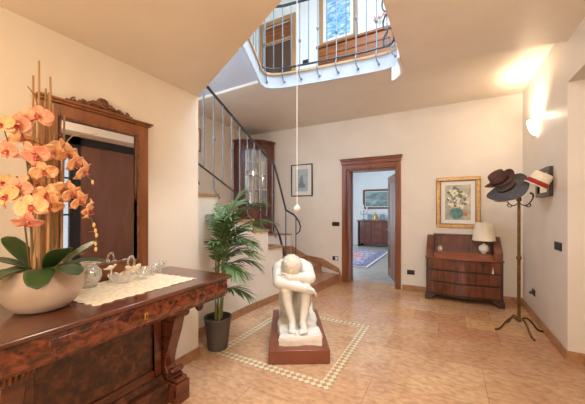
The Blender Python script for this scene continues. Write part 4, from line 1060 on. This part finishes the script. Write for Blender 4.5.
for s in (-1, 1):
    a, b = (.42, .53) if s > 0 else (-.53, -.42)
    w_ = MB(); w_.prism_axis([(-.365, .716), (-.365, .835), (-.35, .855), (-.06, 1.055), (-.008, 1.06), (-.008, .716)], a, b, 'x'); w_.build('side_wing', 'desk_top' if False else 'desk_wood', dk, bevel=.004)

# things on the desk
tl = thing('table_lamp', 'small table lamp with mottled round base and cream shade on the desk', 'lamp', (.515, 5.525, .8025))
m = MB(); m.lathe([(0, 0), (.038, 0), (.040, .008), (.034, .014), (.062, .035), (.074, .075), (.066, .112), (.040, .135), (.016, .142), (.014, .155), (0, .155)], 24); m.build('lamp_base', 'white_ceramic', tl)
m = MB(); m.tube([(0, 0, .15), (0, 0, .24)], .006); m.tube([(-.120, 0, .48), (.120, 0, .48)], .0025, 6); m.tube([(0, 0, .24), (0, 0, .48)], .0035, 6); m.build('stem', 'brass', tl)
m = MB(); m.lathe([(.160, .205), (.162, .208), (.122, .495), (.120, .495), (.157, .210)], 36); m.build('lamp_shade', 'shade_cloth', tl)
rd = thing('reed_diffuser', 'white pot with thin reeds at the left end of the desk', 'diffuser', (-.115, 5.57, .8025))
m = MB(); m.lathe([(0, 0), (.034, 0), (.042, .02), (.042, .05), (.028, .068), (.030, .08), (.022, .08), (.02, .066), (0, .01)], 20); m.build('pot', 'white_ceramic', rd)
for i in range(6):
    a = i*1.05; m = MB(); m.tube([(.006*math.cos(a), .006*math.sin(a), .02), (.05*math.cos(a)+.02, .04*math.sin(a), .24)], .0028, 6); m.build('reed', 'cane', rd)
# ---------------------------------------------------------------- coat stand with hats
cs = thing('coat_stand', 'tall brass coat stand on four curved feet in the right corner', 'coat stand', (.775, 4.43, .002))
m = MB(); m.lathe([(0, .12), (.02, .12), (.03, .13), (.03, .15), (.021, .165), (.018, .20), (.018, .88), (.024, .885), (.030, .905), (.024, .925), (.018, .93), (.016, 1.60), (.026, 1.61), (.028, 1.64), (.018, 1.66), (.022, 1.69), (.012, 1.715), (0, 1.72)], 18); m.build('pole', 'brass', cs)
for k in range(4):
    a = math.radians(22+90*k); P = [(.02, .14), (.06, .165), (.105, .155), (.15, .11), (.19, .055), (.225, .022), (.262, .014)]
    m = MB(); pp = smooth_path([(r*math.cos(a), r*math.sin(a), z) for r, z in P]); m.tube(pp, .0115, 8); m.ball((.265*math.cos(a), .265*math.sin(a), .0135), .0135, 10, 6); m.build('leg', 'brass', cs)
for k in range(6):
    a = math.radians(20+60*k); P = [(.015, 1.58), (.05, 1.555), (.09, 1.56), (.13, 1.60), (.155, 1.65), (.150, 1.69), (.13, 1.70)]
    m = MB(); m.tube(smooth_path([(r*math.cos(a), r*math.sin(a), z) for r, z in P]), .007, 8); m.ball((.13*math.cos(a), .13*math.sin(a), 1.70), .012, 8, 6)
    P = [(.07, 1.555), (.10, 1.535), (.125, 1.545), (.125, 1.57), (.108, 1.575)]
    m.tube(smooth_path([(r*math.cos(a), r*math.sin(a), z) for r, z in P]), .0055, 8); m.build('hook', 'brass', cs)
RV = Vector((.8785, .4778, 0)); TC = Vector((.4778, -.8785, 0)); UP = Vector((0, 0, 1))
def hat(name, label, loc, axis, R, rc, h, mb, mband, curl, rise=.0, band_h=.03, sx_=1.12, pinch=.02, group=None):
    t = thing(name, label, 'hat', loc)
    z = axis.normalized(); x = (RV-z*RV.dot(z)).normalized(); y = z.cross(x)
    t.rotation_euler = Matrix((x, y, z)).transposed().to_euler()
    def f(u, v):
        a = 2*PI*u; c, s = math.cos(a), math.sin(a)
        if v < .5:
            r = R+(rc-R)*(v/.5); z_ = curl*((r-rc)/(R-rc))**2*(abs(c)**2-.25*abs(s)**2)+rise*((r-rc)/(R-rc))
        else:
            q = (v-.5)/.5
            r = rc*(1-.16*q) if q < .62 else rc*(.90)*math.sqrt(max(0, 1-((q-.62)/.38)**2.2))
            z_ = h*min(1, q/.62)*.92 if q < .62 else h*.92+h*.08*math.sin((q-.62)/.38*PI/2)
            if q >= .62: z_ -= pinch*(1-(r/rc))**.7
            if q > .3: r *= 1-.16*max(0, -c)*abs(s)*(q-.3)
        return (r*c*sx_, r*s, z_)
    m = MB(); m.grid(f, 48, 28); m.build('hat_body', mb, t, solid=.004, angle=3)
    m = MB()
    def g(u, v): a = 2*PI*u; r = (rc+.004)*(1-.10*v*band_h/h); return (r*math.cos(a)*sx_, r*math.sin(a), .003+band_h*v)
    m.grid(g, 48, 2); m.build('hat_band', mband, t, solid=.003, angle=3)
    return t
hat('hat', 'cream felt hat, lowest of the hats stacked on the coat stand', (.618, 4.262, 1.668), UP*.76-RV*.62+TC*.20, .120, .085, .05, 'felt_cream', 'band_brown', .02)
hb = hat('hat', 'wide-brimmed grey-blue hat under the brown one on the coat stand', (.622, 4.250, 1.775), UP*.70-RV*.70+TC*.22, .225, .095, .085, 'straw_blue', 'band_brown', .06, -.045, .03, 1.0)
m = MB()
m.tube([(.10*math.cos(t)*1.02, .10*math.sin(t), .036+.003*math.sin(t*6)) for t in [i*PI/16 for i in range(33)]], .0045, 6); m.tube([(.1, -.02, .036), (.15, -.05, .02), (.19, -.06, .016)], .004, 6); m.build('hat_cord', 'leather_lace', hb)
hat('hat', 'brown fedora lying topmost on the wide-brimmed hat', (.556, 4.205, 1.850), UP*.74-RV*.64+TC*.10, .152, .086, .125, 'felt_brown', 'band_brown', .045, .0, .032, 1.12, .03)
hat('hat', 'off-white straw hat with a red band in front of the small wall mirror', (.880, 4.150, 1.790), UP*.80+RV*.34+TC*.36, .116, .100, .145, 'straw_white', 'red_band', .0, -.012, .045, 1.05, .008)
wb = thing('wall_mirror', 'small dark-framed mirror on the right wall behind the coat stand', 'mirror', (XR-.002, 4.52, 1.83))
m = MB(); m.box(-.035, 0, -.29, -.20, -.17, .17); m.box(-.035, 0, .20, .29, -.17, .17); m.box(-.035, 0, -.20, .20, .12, .17); m.box(-.035, 0, -.20, .20, -.17, -.12); m.build('frame', 'dark_wood', wb, bevel=.004)
m = MB(); m.box(-.022, -.018, -.21, .21, -.125, .125); m.build('glass', 'mirror_glass', wb)

# ---------------------------------------------------------------- next room
sb = thing('sideboard', 'dark wooden sideboard with drawers and doors in the next room', 'sideboard', (-2.50, NY-.03, .001))
w_, dp_, h_ = .78, .52, 1.08
m = MB(); m.box(-w_, w_, -dp_+.02, 0, .12, h_-.05); m.build('carcass', 'cab_wood', sb, bevel=.005)
m = MB(); m.box(-w_-.05, w_+.05, -dp_-.04, .0, h_-.05, h_); m.build('top', 'cab_wood', sb, bevel=.008)
for x in (-w_+.03, w_-.03):
    m = MB(); m.lathe([(0, .0), (.035, 0), (.045, .05), (.03, .10), (.04, .13), (.04, .95), (.045, .98), (.045, 1.03), (0, 1.03)], 14, c=(x, -dp_, 0)); m.build('column', 'dark_wood', sb)
for s in (-1, 1):
    d = MB(); d.box(s*.24 if s > 0 else -w_+.09, w_-.09 if s > 0 else -.24, -dp_, -dp_+.03, .16, .99); d = d.build('door', 'cab_wood', sb, bevel=.005)
    q = MB(); q.box((.31 if s > 0 else -w_+.15), (w_-.15 if s > 0 else -.31), -dp_-.008, -dp_, .25, .90); q.build('door_panel', 'cab_wood', d, bevel=.004)
for a, b in ((.16, .42), (.435, .70), (.715, .99)):
    d = MB(); d.box(-.225, .225, -dp_-.004, -dp_+.03, a, b); d = d.build('drawer', 'cab_wood', sb, bevel=.005)
    q = MB(); q.tube([(-.07, -dp_-.004, (a+b)/2), (-.06, -dp_-.03, (a+b)/2-.015), (.06, -dp_-.03, (a+b)/2-.015), (.07, -dp_-.004, (a+b)/2)], .006, 6); q.build('handle', 'bright_brass', d)
for x in (-w_+.06, w_-.06): 
    q = MB(); q.box(x-.05, x+.05, -dp_+.03, -.03, 0, .12); q.build('foot', 'dark_wood', sb)
cnd = thing('candlestick', 'pewter candlestick with tall candles at the left of the sideboard', 'candlestick', (-3.10, NY-.32, h_+.003))
m = MB(); m.lathe([(0, 0), (.09, 0), (.09, .015), (.02, .03), (.015, .2), (.03, .22), (.012, .24), (.014, .38), (.03, .40), (.02, .42), (0, .42)], 14); m.tube([(-.14, 0, .36), (-.12, 0, .25), (0, 0, .22), (.12, 0, .25), (.14, 0, .36)], .012, 6); m.build('stand', 'iron', cnd)
for x, z in ((-.14, .36), (0, .42), (.14, .36)):
    m = MB(); m.lathe([(0, 0), (.02, 0), (.018, .22), (0, .225)], 10, c=(x, 0, z)); m.build('candle', 'ivory', cnd)
mc = thing('mantel_clock', 'small gilt ornament in the middle of the sideboard', 'ornament', (-2.62, NY-.30, h_+.003))
m = MB(); m.box(-.11, .11, -.06, .06, 0, .04); m.lathe([(0, .04), (.09, .04), (.10, .10), (.08, .20), (.05, .24), (.02, .26), (.02, .32), (0, .34)], 12); m.build('body', 'bright_brass', mc)
for x, l in ((-2.86, 'small standing photo frame left of the gilt ornament'), (-2.34, 'small standing photo frame right of the gilt ornament')):
    t = thing('photo_frame', l, 'photo frame', (x, NY-.30, h_+.003), 0, 'photo frames on the sideboard'); R_ = Matrix.Rotation(-.15, 3, 'X')
    q = MB(); q.box(-.09, .09, -.01, .01, 0, .24, rot=R_, piv=(0, 0, 0)); q.build('frame', 'iron', t, bevel=.003); q = MB(); q.box(-.07, .07, -.013, -.009, .025, .215, rot=R_, piv=(0, 0, 0)); q.build('photo', 'art_figure', t)
    q = MB(); q.box(-.03, .03, .06, .075, 0, .18, rot=Matrix.Rotation(.28, 3, 'X'), piv=(0, .07, 0)); q.build('prop', 'black', t)
rg = thing('rug', 'patterned blue and rose rug on the floor of the next room', 'rug', (-3.0, 9.05, .001))
def rugm(name, c1, c2, c3, s): return noisy(name, c1, c2, s, rough=.95, detail=3, lo=.4, hi=.6, c3=c3)
M['rug_field'] = rugm('rug_field', lin(116, 114, 144), lin(200, 186, 186), lin(160, 148, 164), 9)
M['rug_border'] = rugm('rug_border', lin(92, 94, 130), lin(164, 154, 172), lin(124, 118, 150), 14)
M['rug_rose'] = rugm('rug_rose', lin(176, 108, 104), lin(206, 168, 160), lin(190, 136, 130), 12)
m = MB(); m.box(-1.22, 1.22, -1.68, 1.68, 0, .008); m.build('border', 'rug_border', rg)
m = MB(); m.box(-1.16, 1.16, -1.62, 1.62, .007, .0095); m.build('guard_stripe', 'lace', rg)
m = MB(); m.box(-1.11, 1.11, -1.57, 1.57, .008, .0105); m.build('inner_border', 'rug_border', rg)
m = MB(); m.box(-.85, .85, -1.28, 1.28, .009, .0115); m.build('field', 'rug_field', rg)
m = MB(); m.prism([(.6*math.cos(a)*(1+.1*math.cos(8*a)), .9*math.sin(a)*(1+.1*math.cos(8*a))) for a in [2*PI*i/48 for i in range(48)]], .010, .0125); m.build('medallion', 'rug_rose', rg)

# ---------------------------------------------------------------- upper landing
ch = thing('wooden_chest', 'long plank-fronted wooden chest on the upper landing behind the railing', 'chest', (-1.57, YB-.02, 3.551))
m = MB(); m.box(-.70, .70, -.46, 0, .06, 1.16); m.build('body', 'plank_wood', ch, bevel=.004)
for i in range(7):
    z0 = .08+.152*i; q = MB(); q.box(-.68, .68, -.474, -.45, z0, z0+.144); q.build('front_board', 'plank_wood', ch, bevel=.006)
m = MB(); m.box(-.73, .73, -.50, 0, 1.16, 1.20); m.build('lid', 'plank_wood', ch, bevel=.005)
m = MB(); m.box(-.69, .69, -.44, -.02, 0, .06); m.build('plinth', 'dark_wood', ch)
vf = thing('flower_vase', 'white vase of pale pink blooms on the wooden chest upstairs', 'vase', (-1.10, 5.47, 4.753))
m = MB(); m.lathe([(0, 0), (.05, 0), (.075, .06), (.065, .13), (.035, .18), (.045, .21), (.035, .208), (0, .03)], 18); m.build('vase_body', 'white_ceramic', vf)
M['pink'] = noisy('pink', lin(226, 168, 160), lin(240, 206, 196), 20, rough=.7)
rnd = random.Random(9)
for i in range(9):
    a = i*2.4; r = .03+.016*i; p = (r*math.cos(a), r*math.sin(a)*.7, .34+.13*rnd.random()-.3*r)
    q = MB(); q.tube([(0, 0, .17), (p[0]*.5, p[1]*.5, .27), p], .003, 6); o = q.build('flower_stem', 'palm_stem', vf)
    q = MB(); q.ball(p, .034, 10, 7, (1, 1, .8)); q.ball((p[0]+.02, p[1], p[2]+.015), .022, 8, 6); q.ball((p[0]-.018, p[1]-.014, p[2]+.012), .022, 8, 6); q.build('bloom', 'pink', o)
# ---------------------------------------------------------------- light and camera
def area(name, loc, rot, sx, sy, power, col):
    l = bpy.data.lights.new(name, 'AREA'); l.shape = 'RECTANGLE'; l.size = sx; l.size_y = sy; l.energy = power; l.color = col
    o = bpy.data.objects.new(name, l); COL.objects.link(o); o.location = loc; o.rotation_euler = rot; return o
def point(name, loc, power, col, r=.06):
    l = bpy.data.lights.new(name, 'POINT'); l.energy = power; l.color = col; l.shadow_soft_size = r
    o = bpy.data.objects.new(name, l); COL.objects.link(o); o.location = loc; return o
DAY = (.62, .80, 1.0); WARM = (1.0, .72, .42)
area('added_roof_light', (-.6, 2.55, 6.52), (0, 0, 0), 2.4, 2.6, 300, DAY)  # added daylight source, placed to fall through the opening onto the left wall
area('rear_fill_light', (-.08, YF-.07, 1.62), (PI/2, 0, 0), 1.75, 1.6, 42, (1, .95, .90))  # unseen fill light in the added rear window
area('next_window_light', (NX0-.1, 8.8, 1.6), (0, -PI/2, 0), 1.9, 3.5, 130, DAY)
area('stair_window_light', (XFL-.07, 1.1, 2.35), (0, -PI/2, 0), 1.6, 1.5, 210, DAY)
point('sconce_bulb', (XR-.10, 4.86, 2.72), 5, (1, .8, .55), .04)
sp = bpy.data.lights.new('sconce_uplight', 'SPOT'); sp.energy = 36; sp.color = (1, .82, .6); sp.spot_size = 2.5; sp.spot_blend = .5; sp.shadow_soft_size = .08
so = bpy.data.objects.new('sconce_uplight', sp); COL.objects.link(so); so.location = (XR-.18, 4.86, 2.72); so.rotation_euler = (PI, math.radians(40), 0)
point('unseen_lamp', (-.95, -.95, 2.1), 46, (1, .68, .22), .12)
point('unseen_lamp', (.3, 1.4, 2.75), 26, (1, .80, .58), .15)  # added without a fixture to lighten the front ceiling
def spot(name, loc, rot, power, col, size):
    l = bpy.data.lights.new(name, 'SPOT'); l.energy = power; l.color = col; l.spot_size = size; l.spot_blend = .6; l.shadow_soft_size = .12
    o = bpy.data.objects.new(name, l); COL.objects.link(o); o.location = loc; o.rotation_euler = rot
spot('unseen_fill_spot', (.35, .7, 3.12), (math.radians(38), 0, math.radians(12)), 135, (1, .94, .86), 2.3)  # fill spot added above the view, no fixture; brightens deeper into the room
w = bpy.data.worlds.new('world'); SC.world = w; w.use_nodes = True
bg = w.node_tree.nodes['Background']; bg.inputs['Color'].default_value = (.80, .90, 1, 1); bg.inputs['Strength'].default_value = 1.0

cam = bpy.data.cameras.new('camera'); co = bpy.data.objects.new('camera', cam); COL.objects.link(co)
co.location = (0, 0, 1.5); co.rotation_euler = (PI/2, 0, math.atan2(155, 285))
cam.sensor_width = 36; cam.lens = 36*285/585; cam.shift_y = 8/585
cam.clip_start = .05
SC.camera = co
SC.view_settings.view_transform = 'Standard'; SC.view_settings.look = 'None'
SC.view_settings.exposure = .12; SC.view_settings.gamma = 1; SC.view_settings.use_curve_mapping = False
SC.cycles.use_denoising = True
SC.cycles.max_bounces = 10; SC.cycles.diffuse_bounces = 5; SC.cycles.glossy_bounces = 5; SC.cycles.transmission_bounces = 10; SC.cycles.transparent_max_bounces = 16
